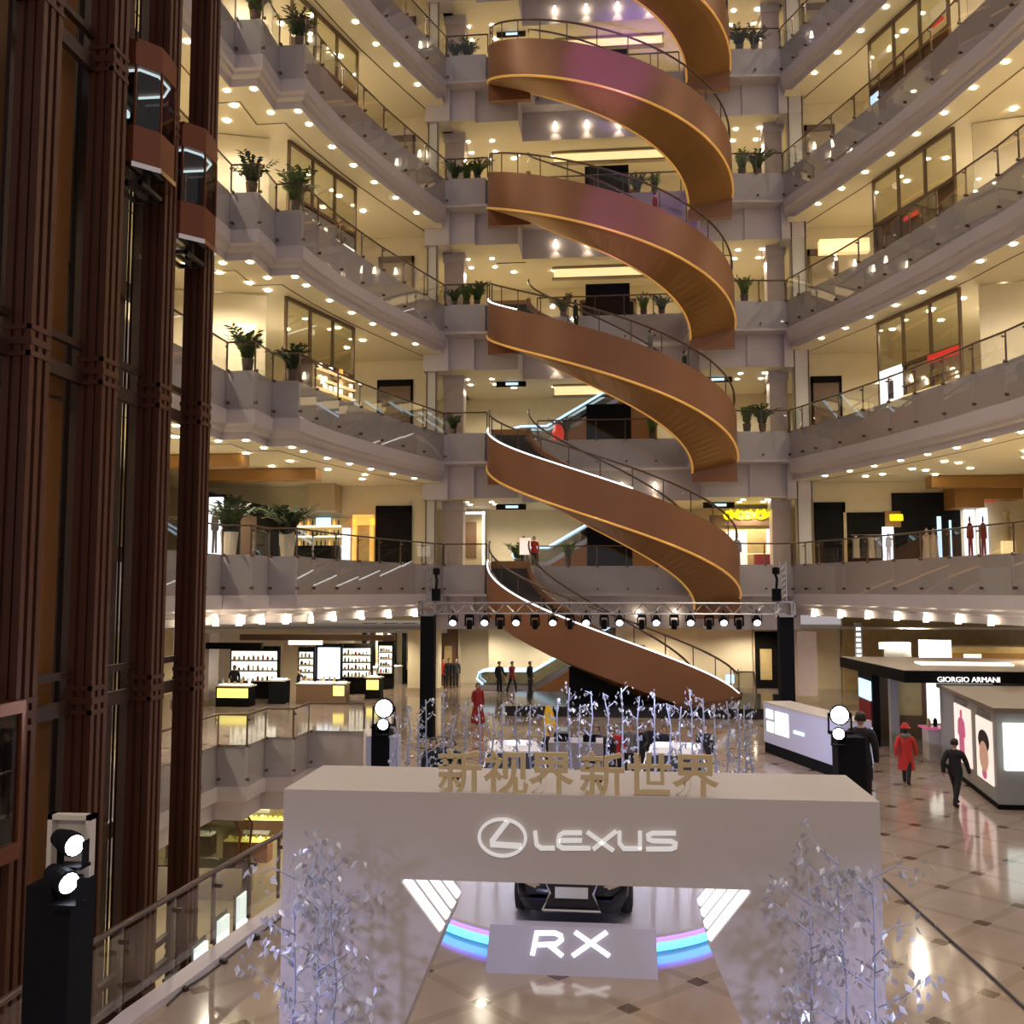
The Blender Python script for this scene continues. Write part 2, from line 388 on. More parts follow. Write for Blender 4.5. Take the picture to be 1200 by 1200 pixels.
# ground-floor back wall behind the spirals, with door openings built as dark portals
mb = MB(); mb.box(-7.3,13,57.5,57.8,0,L[2]-3.35); structure('wall_ground', mb, 'cream')
mb = MB(); mb.box(13,26,57,57.3,0,L[2]-SOF); structure('wall_ground', mb, 'shop_gold'); spot('hall_lamp', (16,54,3.9), 420, (1,.85,.6), size=165); spot('hall_lamp', (20,47,3.9), 300, (1,.85,.6), size=165)
mb = MB(); mb.box(-26,-9,66,66.3,0,L[2]-SOF); structure('wall_hall', mb, 'cream')
mb = MB(); mb.add([(-28,49.9,L[2]-3.36),(-9,49.9,L[2]-3.36),(-9,66,L[2]-3.36),(-28,66,L[2]-3.36)], [(0,1,2,3)]); structure('ceiling', mb, 'ceil')
# ------------------------------------------------------------------ glass balustrades
def clamp_mesh():
    mb = MB(); mb.lathe([(.0,-.05),(.062,-.05),(.062,.02),(.04,.03),(.04,.09),(.0,.09)], 8, axis='y'); return mb
proto_clamp = [None]; proto_post = [None]
def put(parent, proto, name, mbf, m, loc, rz):
    if proto[0] is None:
        mb = mbf(); o = mb.build(name, m); proto[0] = o.data; bpy.data.objects.remove(o)
    o = bpy.data.objects.new(name, proto[0]); C.objects.link(o); o.parent = parent
    o.location = Vector(loc)-Vector(parent.location); o.rotation_euler = (0,0,rz)
def post_mesh():
    mb = MB(); mb.box(-.03,.03,-.025,.025,0,1.06); mb.box(-.025,.025,-.14,.0,.86,.92); return mb
def balustrade(poly, z, label, step=1.5, low=-1.5, glass='glass', rail=1.08, name='glass_balustrade', group=None):
    base = (poly[len(poly)//2][0], poly[len(poly)//2][1], z)
    t = thing(name, label, 'balustrade', base, 0, group)
    P = resample(poly, step); IN = offs(P, .07)
    for a, b in zip(P, P[1:]):
        d = Vector((b[0]-a[0], b[1]-a[1])).normalized(); g = .012; nn = Vector((-d.y, d.x))*.012
        a2 = (a[0]+d.x*g, a[1]+d.y*g); b2 = (b[0]-d.x*g, b[1]-d.y*g)
        mb = MB(); mb.prism([a2, b2, (b2[0]+nn.x, b2[1]+nn.y), (a2[0]+nn.x, a2[1]+nn.y)], z+low, z+rail-.07)
        mb.build('glass_panel', glass, t)
        rz = math.atan2(d.y, d.x); L_ = math.dist(a, b)
        for q in (.03,):
            for zz in ((-.03, -1.24) if low < -1 else ()):
                put(t, proto_clamp, 'clamp', clamp_mesh, 'shop_brown', (a[0]+(b[0]-a[0])*q, a[1]+(b[1]-a[1])*q, z+zz), rz)
    for i, p in enumerate(IN):
        j = min(i, len(P)-2); d = Vector((P[j+1][0]-P[j][0], P[j+1][1]-P[j][1]))
        put(t, proto_post, 'post', post_mesh, 'rail', (p[0], p[1], z), math.atan2(d.y, d.x))
    mb = MB(); mb.tube(z3(IN, z+rail), .042, 6); mb.build('handrail', 'rail', t, True)
    return t
for n in range(2, 7):
    o = ORD[n]
    balustrade([p for p in LEFT if p[1] > 25], L[n], f'glass balustrade with dark handrail along the {o}-level left balcony')
    balustrade([p for p in RIGHT if p[1] > 27], L[n], f'glass balustrade with dark handrail along the {o}-level right balcony')
    balustrade(BACK[:2], L[n], f'short glass balustrade on the {o} level, left of the copper spiral')
    balustrade(BACK[8:], L[n], f'short glass balustrade on the {o} level, right of the copper spiral')
    balustrade([(-4.0,52.7),(4.0,52.7)], L[n], f'straight glass balustrade on the {o} level behind the copper spiral')
balustrade([p for p in VL if p[1] > 27], 0, 'stepped glass balustrade on the ground floor along the far edge of the void')
t = balustrade([p for p in VR if 6 < p[1] < 35][::-1][:6][::-1] if False else [(-6.5,8.4),(-6.5,9.8),(-6.5,11.2),(-6.42,12.6),(-6.3,13.9),(-6.2,15.1),(-6.08,16.3),(-5.95,17.4),(-6.1,20),(-6.4,24)], .09, 'curved glass railing with bronze posts beside the near escalator void', step=1.3, low=.1, rail=1.1)
# ------------------------------------------------------------------ recessed lights
dl = MB(); dl.lathe([(.0,.0),(.115,.0),(.115,.035),(.0,.035)], 10); _o = dl.build('ceiling_light', 'downlight'); DL = _o.data; bpy.data.objects.remove(_o)
def light_disc(x, y, z, label, group, s=1):
    o = bpy.data.objects.new('ceiling_light', DL); C.objects.link(o); o.location = (x, y, z-.035); o.scale = (s, s, 1)
    tag(o, label, 'light', group)
for n in range(2, 7):
    z = L[n+1] if False else L[n]
for n in range(3, 8):
    z = L[n]-SOF; o = ORD[n-1]
    for part, ymin, sd in (('L', 30, 'left'), ('R', 31, 'right')):
        e = edge(.55, part); pts = resample(e, 1.95)
        for p in pts:
            if p[1] > ymin and p[1] < 50.2 and not (n == 7 and p[1] < 44): light_disc(p[0], p[1], z, f'small round downlight in the soffit edge above the {o}-level {sd} balcony', f'{o}-level {sd} soffit downlights')
    zb = L[n]-3.35
    for x in (-8.0,-6.6): 
        for dy in (53.2, 54.6): light_disc(x, dy, zb, f'round downlight in the ceiling left of the copper spiral, {o} level', f'{o}-level left-of-spiral downlights')
    for x in (7.1,8.4):
        for dy in (53.2, 54.6): light_disc(x, dy, zb, f'round downlight in the ceiling right of the copper spiral, {o} level', f'{o}-level right-of-spiral downlights')
    for x in (-5.6,-3.2,2.2): light_disc(x, 55.6, zb, f'round downlight in the ceiling behind the copper spiral, {o} level', f'{o}-level behind-spiral downlights', 1.3)
# scattered corridor downlights
def scatter(n, sd, pts, s=1.15):
    for x, y in pts: light_disc(x, y, L[n+1]-SOF-.01, f'round downlight inside the {ORD[n]}-level {sd} corridor ceiling', f'{ORD[n]}-level {sd} corridor downlights', s)
scatter(5, 'left', [(-14,39),(-13.6,41.5),(-15.5,36),(-15.2,42),(-13.2,45)])
scatter(4, 'left', [(-15.8,37.5),(-15,36.3),(-13.3,45.5),(-14.5,46.8),(-12.6,47.5)])
scatter(3, 'left', [(-15.9,33.5),(-16.2,35),(-15.4,36.2),(-14.7,37.6),(-14.3,38.6),(-16.6,39),(-17.2,41),(-16.8,43),(-13,44.6),(-12.4,47),(-13.6,48.4),(-15.5,44.6)])
scatter(2, 'left', [(-16,34),(-16.4,36.6),(-15,38.4),(-17.4,38),(-14,41),(-15.4,42.6),(-16.6,44),(-13.2,44),(-14.4,46),(-15.6,47.4),(-12.6,48),(-18,41.5),(-12,46.2)])
scatter(5, 'right', [(15.6,38.4),(16.6,40.5),(15.2,42.6),(14,45.6)])
scatter(4, 'right', [(16.2,37.6),(17.2,36.4),(16.4,39.8),(14.2,46.6),(15.2,44.2)])
scatter(3, 'right', [(16,35.2),(17,36.2),(16.2,37.4),(17.8,37.2),(17,39),(18.4,38.6),(16.2,41),(17.4,41.4),(18.6,41.2),(15.2,42.8),(14.4,44.6),(15.4,46.2),(13.6,47.6),(16.6,44.4)])
scatter(2, 'right', [(16.4,37.2),(16.9,37.6),(14.6,44),(15.4,44.6),(16.8,41),(14,46.6),(14.8,47.2),(13.2,48.6),(15.8,49),(16.6,46.6),(12.6,49.4),(17.6,43)])
# wall washers on the deck beams (visible scallops): a little can with its own lamp
wm = MB(); wm.lathe([(.0,.0),(.12,.0),(.11,.10),(.06,.38),(.0,.42)], 10)
_o = wm.build('wall_washer', 'washer'); WM = _o.data; bpy.data.objects.remove(_o)
def washer(x, y, z, label, group, e=9):
    o = bpy.data.objects.new('wall_washer', WM); C.objects.link(o); o.location = (x, y, z); tag(o, label, 'light', group)
    spot('wall_washer_lamp', (x, y, z-.06), e, (1,.80,.5), 100, .5, .05)
for n in range(3, 8):
    for x in (-3.0,-1.2,.6,2.4): washer(x, 53.32, L[n]-2.75, f'glowing cone washer light on the beam behind the spiral above the {ORD[n-1]} level', f'{ORD[n-1]}-level beam washers', 22)
zl = L[2]-2.62
for y in (50.0,47.6,45.2,42.8,40.4): 
    e = edge(.2, 'L'); x = next(a[0]+(b[0]-a[0])*(y-a[1])/(b[1]-a[1]) for a, b in zip(e, e[1:]) if a[1] <= y <= b[1]) if y < 49.9 else -8.7
    if y < 49.9: washer(x, y, zl, 'glowing cone light under the second-level left balcony edge', 'ground-floor left edge washers')
for x, y in ((-12.0,38.0),(-12.6,36.7),(-13.4,36.3),(-13.7,34.75),(-14.4,34.3),(-14.5,32)): washer(x, y, zl, 'glowing cone light under the second-level left balcony edge', 'ground-floor left edge washers')
for y in (49.6,47.6,45.6,43.6,41.6,39.6,37.6,35.6,33.6,31.6):
    e = edge(.2, 'R'); x = next(a[0]+(b[0]-a[0])*(y-a[1])/(b[1]-a[1]) for a, b in zip(e, e[1:]) if b[1] <= y <= a[1])
    washer(x, y, zl, 'glowing cone light under the second-level right balcony edge', 'ground-floor right edge washers')
for x in (-3.4,1.4,3.4): washer(x, 53.3, L[2]-2.75, 'glowing cone light on the ground-floor beam behind the spiral', 'ground-floor beam washers')
# corridor lamps (the light of the ceilings)
for n in range(1, 7):
    z = L[n+1]-SOF-.25; k = 1.0
    for x, y in ((-14.2,44.5),(-15.2,36.4),(-16.5,31.5)): spot('corridor_lamp', (x, y, z), 900*k, rad=.16, size=165)
    for x, y in ((13.6,46.5),(15.8,36.6),(17.4,32.5)): spot('corridor_lamp', (x, y, z), 900*k, rad=.16, size=165)
    zb = L[n+1]-3.6
    for x in (-7.4,-3,2.5,7.8): spot('corridor_lamp', (x, 55.3, zb), 520*k, size=165)
for x, y in ((-18,32),(-14,42),(-11,30),(-18,44)): spot('basement_lamp', (x, y, -3.0), 420, size=165)
for x, y in ((-14,58),(-19,52),(-13,52)): spot('hall_lamp', (x, y, 3.3), 620, (1,.85,.6), size=165)
# ================================================================== COPPER SPIRAL ESCALATORS
YC, RO, RI, SY = 49.9, 6.4, 4.15, .83
def spath(r, dz, z1, z0, k=40, ext=.28, zmin=None):
    out = []
    def add(x, y, z): out.append((x, y, max(z+dz, zmin) if zmin is not None else z+dz))
    add(-r, YC+ext, z1); add(-r, YC+ext*.4, z1)
    for i in range(k+1):
        t = i/k; th = PI+PI*t; add(r*math.cos(th), YC+SY*r*math.sin(th), max(z1-(z1-z0)*t, .62))
    add(r, YC+ext*.4, max(z0,.62)); add(r, YC+ext, max(z0,.62))
    return out
def spiral(n):
    z1, z0 = L[n+1]+.2, (L[n]+.2 if n > 1 else -.15); zm = .46 if n == 1 else None
    t = thing('spiral_escalator', f'copper curved escalator falling from {ORD[n+1]} level left to {ORD[n]} level right', 'escalator', (0, YC-SY*RO, max(z0,.4)), 0, 'copper spiral escalators')
    P = lambda r, d: spath(r, d, z1, z0, zmin=zm)
    mb = MB(); mb.strip(P(RO, 0), P(RO, -1.95)); mb.strip(P(RO, 0), P(RO-.2, 0)); mb.strip(P(RO-.2, 0), P(RO-.2, -.5)); mb.build('outer_skirt', 'copper', t, True)
    mb = MB(); mb.strip(P(RO, -1.95), P(RO-.35, -2.08)); mb.strip(P(RO-.35, -2.08), P(RI, -2.5)); so = mb
    for j in (0, -1):
        a, b, c, d = P(RO, -1.95)[j], P(RI, -2.5)[j], P(RI, 0)[j], P(RO, 0)[j]; so.add([a, b, c, d], [(0,1,2,3)])
    so.build('soffit', 'copper_soffit_lit', t)
    mb = MB(); mb.strip(P(RI, -2.5), P(RI, 0)); mb.strip(P(RI, 0), P(RI+.2, 0)); mb.strip(P(RI+.2, 0), P(RI+.2, -.5)); mb.build('inner_skirt', 'copper', t, True)
    if n > 1:
        mb = MB(); mb.tube(P(RO+.02, -1.93)[2:-2], .06, 6); mb.build('edge_strip', 'gold_strip', t, True)['label'] = 'glowing gold strip along the outer lower edge'
        mb = MB(); mb.tube(P(RI, -2.48)[3:-2], .06, 6); mb.build('edge_strip', 'gold_strip', t, True)['label'] = 'glowing gold strip along the inner lower edge'
    for s, zz in ((-1, z1), (1, z0)):
        if n == 1 and s > 0: continue
        mb = MB(); a_, b_ = sorted((s*RO, s*(RI-.02))); mb.prism([(a_,YC-.06),(b_,YC-.06),(b_,YC+.27),(a_,YC+.27)], zz-2.95, zz-1.9); mb.build('landing_box', 'copper', t)
    A, B = spath(RO-.2, -.4, z1, z0, 44), spath(RI+.2, -.4, z1, z0, 44); mb = MB()
    for i in range(len(A)-1):
        za = A[i][2]; a, b, c, d = (A[i][0],A[i][1],za), (A[i+1][0],A[i+1][1],za), (B[i+1][0],B[i+1][1],za), (B[i][0],B[i][1],za)
        mb.add([a, b, c, d], [(0,1,2,3)]); mb.add([b, c, (c[0],c[1],A[i+1][2]), (b[0],b[1],A[i+1][2])], [(0,1,2,3)])
    mb.build('step_band', 'step_dark', t)
    for r, nm in ((RO-.1, 0), (RI+.1, 1)):
        mb = MB(); mb.strip(P(r, 0), P(r, .95)); mb.build('glass_side', 'glass', t)
        mb = MB(); mb.tube(P(r, 1.0), .05, 6); mb.build('handrail', 'rail', t, True)
    for (x_, y_, z_) in P(RO-.1, 0)[3:-3:3]: MB().box(x_-.025,x_+.025,y_-.025,y_+.025,z_,z_+.98).build('post', 'rail', t)
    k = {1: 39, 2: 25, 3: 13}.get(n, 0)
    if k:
        mb = MB(); mb.tube(P(RO-.02, .04)[2:k], .035, 6); mb.build('light_strip', 'glow_white', t, True)['label'] = 'glowing white trim along the skirt top'  # skirt-top trim given its own glow, lower flights only, cut to length
    return t
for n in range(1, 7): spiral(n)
# black plinth and black drum wall the lowest flight lands on
t = thing('black_plinth', 'low black glossy platform under the lowest copper escalator', 'platform', (1.7, 46, 0)); mb = MB(); mb.box(-4.8,8.3,43.7,50.0,0,.40); mb.build('body', 'black_gloss', t); mb = MB(); mb.box(-4.86,8.36,43.64,50.06,.40,.45); mb.build('top', 'black_gloss', t)
mb = MB(); pts = [(5.4*math.cos(a), YC+SY*5.4*math.sin(a)) for a in [math.radians(248+i*(335-248)/14) for i in range(15)]]
def zund(p):
    th = math.atan2((p[1]-YC)/SY, p[0]) % (2*PI); tt = (th-PI)/PI; return max(.5, L[2]+.2-(L[2]+.2+.15)*tt-2.3)
mb.strip(z3(pts, .45), [(p[0], p[1], zund(p)) for p in pts]); mb.strip(z3(offs(pts, .3), .45), [(p[0], p[1], zund(p)) for p in offs(pts, .3)])
tag(mb.build('drum_wall', 'black'), 'black curved wall closing the space under the lowest copper escalator', 'wall')
# newel of the lowest flight
t = thing('escalator_newel', 'glass newel with bright light at the foot of the lowest copper escalator', 'newel', (6.3,49.2,.45)); mb = MB(); mb.box(5.9,6.9,48.9,49.0,.45,1.6); mb.build('glass_panel', 'glass_dim', t); mb = MB(); mb.tube([(5.9,48.95,1.62),(6.9,48.95,1.62),(7.0,48.95,.5)], .05); mb.build('handrail', 'rail', t)
mb = MB(); mb.box(5.5,5.9,48.6,48.7,1.1,1.5); mb.build('lamp', 'screen_blue', t)
# straight escalators rising to the right behind the spiral
def straight(n):
    z = L[n]; t = thing('straight_escalator', f'straight escalator with bright glass sides rising right from the {ORD[n]} level behind the spiral', 'escalator', (-4.2,55,z))
    x0, x1 = (-7.6, -4.4) if n == 1 else (-5.6, -3.6); H = 2.9; sl = .58; x2 = x1+4.6
    for i, y in enumerate((54.6, 55.9)):
        top = [(x0+.35,y,z+.35),(x0,y,z+.65),(x0+.12,y,z+1.0),(x0+.5,y,z+1.1),(x1,y,z+1.1),(x2,y,z+1.1+(x2-x1)*sl)]
        low = [(x0+.35,y,z+.1),(x1,y,z+.1),(x2,y,z+.1+(x2-x1)*sl)]
        mb = MB(); mb.prismY([(p[0],p[2]) for p in low]+[(p[0],p[2]) for p in top[::-1]], y-.01, y+.01); mb.build('glass_side', 'glass_dim', t)
        mb = MB(); mb.tube(top, .07, 6); mb.build('handrail', 'screen_blue', t)['label'] = 'bright pale handrail'
        mb = MB(); mb.prismY([(x0,z),(x1,z),(x2,z+(x2-x1)*sl),(x2,z+(x2-x1)*sl+.35),(x1,z+.3),(x0,z+.3)], y-.12, y+.12); mb.build('skirt', 'steel', t)
    mb = MB()
    for k in range(16):
        x = x1+(x2-x1)*k/16; mb.box(x, x+(x2-x1)/16, 54.7, 55.8, z+(x-x1)*sl-.2, z+(x-x1)*sl+.1)
    mb.box(x0+.3, x1, 54.7, 55.8, z, z+.1); mb.build('step_band', 'step_dark', t)
    mb = MB(); mb.prismY([(x1,z),(x2+1.6,z),(x2+1.6,z+2.6),(x2,z+(x2-x1)*sl)], 54.2, 54.45); mb.build('cladding', 'orange_wall', t)['label'] = 'orange-brown side cladding'
for n in (1, 2, 3): straight(n)
# things on the back wall of each storey
for n in range(1, 7):
    z = L[n]; o = ORD[n]
    if n > 1:
        t = thing('black_portal', f'wide black doorway in the wall behind the spiral, {o} level', 'doorway', (.2,58.6,z)); mb = MB(); mb.box(-1.7,1.5,58.7,58.95,z,z+2.5); mb.build('opening', 'black', t)
        mb = MB()
        for x in (-1.75, 1.55): mb.box(x-.08,x+.08,58.6,58.95,z,z+2.6)
        mb.box(-1.83,1.63,58.6,58.95,z+2.5,z+2.66); mb.build('frame', 'shop_brown', t)
        tag(MB().box(-1.35,1.15,54.1,54.25,z,z+2.2).build('display_screen', 'black'), f'black free-standing screen behind the spiral, {o} level', 'screen')
    if n > 2:
        t = thing('light_niche', f'long glowing cream cove in the wall behind the spiral, {o} level', 'light', (-.4,55.0,z+3.0)); mb = MB(); mb.box(-3.2,3.2,55.05,55.3,z+2.95,z+3.45); mb.build('cove', 'niche', t)
        mb = MB(); mb.box(-3.3,3.3,54.95,55.3,z+3.46,z+3.56); mb.box(-3.3,3.3,54.95,55.3,z+2.84,z+2.94); mb.build('frame', 'cream_dark', t)
    for sx, sd in ((-5.6,'left'), (5.9,'right')):
        if n < 2 or (n > 4 and sd == 'right'): continue
        zz = atY(600, {5:167,4:305,3:450,2:594,6:40}[n], 54.0).z
        t = thing('direction_sign', f'black hanging direction sign {sd} of the spiral, {o} level', 'sign', (sx,54.0,zz)); mb = MB(); mb.box(sx-.85,sx+.85,53.97,54.05,zz-.16,zz+.16); mb.build('board', 'black', t)
        mb = MB(); mb.box(sx-.3,sx+.4,53.95,53.97,zz-.07,zz+.07); mb.build('lettering', 'screen_blue', t)['label'] = 'faint blue lettering strip'
        mb = MB()
        for d in (-.6,.6): mb.tube([(sx+d,54.01,zz+.16),(sx+d,54.01,L[n+1]-3.35)], .015, 5)
        mb.build('hanger', 'steel', t)
# wing end doorways (dark openings beside the corner posts)
for n in range(2, 7):
    z = L[n]; o = ORD[n]
    for (x0, x1, y, sd, h) in ((-12.6,-10.85,51.45,'left',3.25),(10.75,12.1,52.25,'right',3.1 if n > 2 else 3.3)):
        t = thing('dark_doorway', f'dark doorway beside the {sd} corner post on the {o} level', 'doorway', ((x0+x1)/2,y,z)); m = 'black' if n == 2 else ('shop_brown' if n == 3 else 'cream_dark')
        mb = MB(); mb.box(x0,x1,y-.02,y+.04,z,z+h-.35); mb.build('opening', m if n < 4 else 'cream_dark', t)
        mb = MB(); mb.box(x0-.12,x0,y-.1,y+.04,z,z+h); mb.box(x1,x1+.12,y-.1,y+.04,z,z+h); mb.box(x0-.12,x1+.12,y-.1,y+.04,z+h-.35,z+h); mb.build('frame', 'shop_dark' if n < 4 else 'shop_brown', t)
# ================================================================== SCENIC LIFT TOWERS
EX = -11.0
def lift_column(y, lab):
    t = thing('lift_column', lab, 'column', (EX, y, -6.2)); w = .21
    MB().box(EX-.27,EX+.2,y-.24,y+.24,-6.2,44).build('core', 'elev', t)
    for dy in (-.25,.0,.25): MB().box(EX+.2,EX+.29,y+dy-.07,y+dy+.07,-6.2,44).build('flange', 'elev', t)
    for dx in (-.2,.02,.2): MB().box(EX+dx-.07,EX+dx+.07,y-.3,y-.24,-6.2,44).build('flange', 'elev', t)
    for k in range(8):
        z = -3.9+k*6.93; mb = MB(); mb.box(EX-.29,EX+.31,y-.32,y+.33,z,z+.1); mb.box(EX-.29,EX+.305,y-.315,y+.325,z+.22,z+.36); mb.box(EX-.29,EX+.31,y-.32,y+.33,z+.5,z+.6); mb.build('collar', 'elev', t)
YS = [14.5,17.0,19.57,22.17,24.5]
for y, lab in zip(YS, ('red-brown steel lift column at the very left edge, nearest the camera','first broad red-brown lift column from the left','second red-brown lift column, right of the ochre panel','third red-brown lift column, under the left lift car','fourth red-brown lift column, beside the bright balconies')): lift_column(y, lab)
for i in range(4):
    y0, y1 = YS[i]+.3, YS[i+1]-.3; nm = ('nearest','second','third','farthest')[i]
    t = thing('lift_shaft_frame', f'dark brown back frame of the {nm} lift shaft', 'frame', (-12.6,(y0+y1)/2,-6.2))
    mb = MB(); mb.box(-12.9,-12.75,y0-.5,y0+.55,-6.2,44); mb.box(-12.9,-12.75,y0+.95,y1-.25,-6.2,44); mb.build('back_panel', 'elev_orange' if i == 1 else 'elev_dark', t)
    for k in range(8):
        z = -3.9+k*6.93; MB().box(EX-.3,EX-.15,y0,y1,z,z+.3).build('beam', 'elev_dark', t); MB().box(EX-.3,EX-.15,y0,y1,z+.75,z+.9).build('beam', 'elev_dark', t); MB().box(-12.75,-12.55,y0,y1,z+3.3,z+3.7).build('beam', 'elev', t)
    for f in (.2,.45,.62,.85): MB().tube([(-12.2+.5*f, y0+(y1-y0)*f, -6.2),(-12.2+.5*f, y0+(y1-y0)*f, 44)], .03, 5).build('guide_rail', 'step_dark', t)
    mb = MB(); mb.box(-11.9,-11.84,y0+.1,y0+.5,-6.2,44); mb.build('duct', 'elev_dark', t)
t = thing('ochre_panel', 'tall ochre wall strip beside the first broad lift column', 'panel', (-11.7,18.9,-6.2)); mb = MB(); mb.box(-11.75,-11.6,18.42,19.3,-6.2,9.6); mb.build('lower_sheet', 'elev_orange', t); mb = MB(); mb.box(-11.75,-11.6,18.42,19.3,9.7,44); mb.build('upper_sheet', 'elev_orange', t)
t = thing('framed_window', 'copper-framed window low at the left edge of the lift shafts', 'window', (-10.5,14.9,1.5)); mb = MB()
a = atX_ = lambda px, py, X: (lambda r: Vector((X, r[1]*X/r[0], EYE+r[2]*X/r[0])))(ray(px, py))
y0, y1, zt, zb = a(-60,900,-10.5).y, a(24,900,-10.5).y, a(24,835,-10.5).z, a(20,985,-10.5).z
mb.box(-10.56,-10.44,y0,y1,zt,zt+.22); mb.box(-10.56,-10.44,y0,y1,zb-.3,zb); mb.box(-10.56,-10.44,y1-.1,y1,zb,zt); mb.build('frame', 'elev_copper', t); mb = MB(); mb.box(-10.51,-10.49,y0,y1-.1,zb,zt); mb.build('pane', 'glass_dim', t)
def lift_car(y, z, lab):
    t = local('lift_car', lab, 'lift', (-10.72, y, z)); t.scale = (.8,.8,.98)
    hx = lambda s, d=0: [(-.75,-1.02*s),(.1,-1.02*s),(.62*s+d,-.45*s),(.62*s+d,.45*s),(.1,1.02*s),(-.75,1.02*s)]
    mb = MB(); mb.prism(hx(1), .12, 1.0); mb.build('lower_shroud', 'elev_copper', t)
    mb = MB(); mb.prism(hx(1.06, .02), .0, .12); mb.build('bottom_lip', 'chrome', t)
    mb = MB(); mb.box(-.7,.2,-.7,-.6,-.3,-.2); mb.box(-.7,.2,.6,.7,-.3,-.2); mb.box(-.7,-.6,-.7,.7,-.3,-.2); mb.box(.1,.2,-.7,.7,-.3,-.2); mb.box(-.3,-.2,-.7,.7,-.3,-.2); mb.box(-.08,.08,-.08,.08,-.3,0); mb.build('underframe', 'step_dark', t)
    mb = MB(); h = hx(.97)
    for i in range(5):
        p, q = h[i], h[i+1]; mb.strip([(p[0],p[1],1.0),(q[0],q[1],1.0)], [(p[0],p[1],2.45),(q[0],q[1],2.45)])
    mb.build('glass_wall', 'glass_elev', t)
    mb = MB(); mb.prism(hx(1), 2.45, 3.0); mb.prism(hx(.9), 3.0, 3.12); mb.build('upper_shroud', 'elev_copper', t)
    mb = MB(); c = hx(.74); mb.tube([(p[0],p[1],2.42) for p in c]+[(c[0][0],c[0][1],2.42)], .035, 5); mb.build('ceiling_tube', 'cyan_tube', t)['label'] = 'glowing pale cyan tube around the car ceiling'
    mb = MB(); mb.box(-.77,-.72,-1,1,1.0,2.45); mb.build('rear_wall', 'shop_dark', t)
    mb = MB(); mb.lathe([(0,-.02),(.11,-.02),(.11,.02),(0,.02)], 10, (-.69,.1,1.75), axis='x'); mb.build('display', 'cyan_tube', t)
    mb = MB()
    for p in h[1:5]: mb.box(p[0]-.03,p[0]+.03,p[1]-.03,p[1]+.03,1.0,2.45)
    mb.build('corner_bar', 'elev_copper', t)
lift_car(20.9, 15.1, 'upper glass lift car with copper shrouds, nearer of the two')
lift_car(23.35, 14.35, 'lower glass lift car with copper shrouds, beside the bright balconies')
# ================================================================== WELCOME ARCH
AY = 9.3; AX = -.385
def stroke(mb, pts, w, y0, y1):
    A, B = offs(pts, w/2), offs(pts, -w/2)
    for i in range(len(pts)-1): mb.prismY([A[i], A[i+1], B[i+1], B[i]], y0, y1)
t = thing('display_arch', 'large pale arch with spindle-shaped opening, emblem and lit inner bars', 'arch', (AX, AY, 0))
D = 1.3
for s in (-1, 1):
    poly = [(AX+s*2.795,0),(AX+s*2.24,0),(AX+s*1.245,2.355),(AX+s*1.655,2.865),(AX+s*1.655,3.68),(AX+s*2.795,3.68)]
    mb = MB(); mb.prismY(poly, AY, AY+D); mb.build('leg', 'arch', t)
    for k in range(4):                         # light bars along the inner shoulder
        y = AY+.13+k*.33; a, b = Vector((AX+s*1.625,y,2.83)), Vector((AX+s*1.262,y,2.375))
        c = (a+b)/2; d = (b-a); ang = math.atan2(d.z, d.x)
        mb = MB(); mb.obox((c.x-s*.012, c.y, c.z+.012), (d.length*.99, .17, .03), ry=-ang); mb.build('light_bar', 'strip_white', t)['label'] = 'white light bar on the inner shoulder'
mb = MB(); mb.box(AX-1.655,AX+1.655,AY,AY+D,2.865,3.68); mb.build('beam', 'arch', t)
yl = AY-.02
q = lambda x, y: (lambda v: (v.x, v.z))(atY(x, y, AY-.02))
px = (atY(601,980,AY)-atY(600,980,AY)).x
mb = MB(); cx, cz = q(588.7, 981.4); n = 40
ring = [(cx+27.2*px*math.cos(2*PI*i/n), cz+20.8*px*math.sin(2*PI*i/n)) for i in range(n+1)]
stroke(mb, ring, 3.4*px, AY-.035, AY-.004); mb.build('emblem_ring', 'arch_letter', t)
mb = MB(); stroke(mb, [q(595,962), q(577,985), q(577.5,989.5), q(611,991.5)], 6*px, AY-.035, AY-.004); mb.build('emblem_letter', 'arch_letter', t)
G = [[[(627,974),(629,990),(634,994),(650,994)]],
     [[(682,976),(660,976),(655.5,979),(654,985),(654.5,991),(659,994),(692,994)],[(655,985),(682,985)]],
     [[(688,975),(719,997)],[(722,974),(695,995.5)]],
     [[(726,974),(726,988),(731,994.5),(752,994.5)],[(750,974),(750,995)]],
     [[(792,976.5),(764,976.5),(759.5,979),(760,983.5),(765,985.5),(787,986),(791.5,988.5),(791,993),(786,995),(757,995)]]]
for g in G:
    mb = MB()
    for st in g: stroke(mb, [q(*p) for p in st], 4.6*px, AY-.035, AY-.004)
    mb.build('sign_letter', 'arch_letter', t)
def text_mesh(body, name, size, extr, m, parent, loc, rot=(PI/2,0,0), align='CENTER'):
    cu = bpy.data.curves.new(name, 'FONT'); cu.body = body; cu.size = size; cu.extrude = extr; cu.align_x = align; cu.resolution_u = 3; cu.offset = .007 if name == 'standing_letter' else 0
    o = bpy.data.objects.new(name+'_curve', cu); C.objects.link(o)
    dg = bpy.context.evaluated_depsgraph_get(); me = bpy.data.meshes.new_from_object(o.evaluated_get(dg)); bpy.data.objects.remove(o)
    me.materials.clear(); me.materials.append(MT[m]); o = bpy.data.objects.new(name, me); C.objects.link(o)
    o.location = Vector(loc)-(Vector(parent.location) if parent else Vector((0,0,0))); o.rotation_euler = rot
    if parent: o.parent = parent
    return o
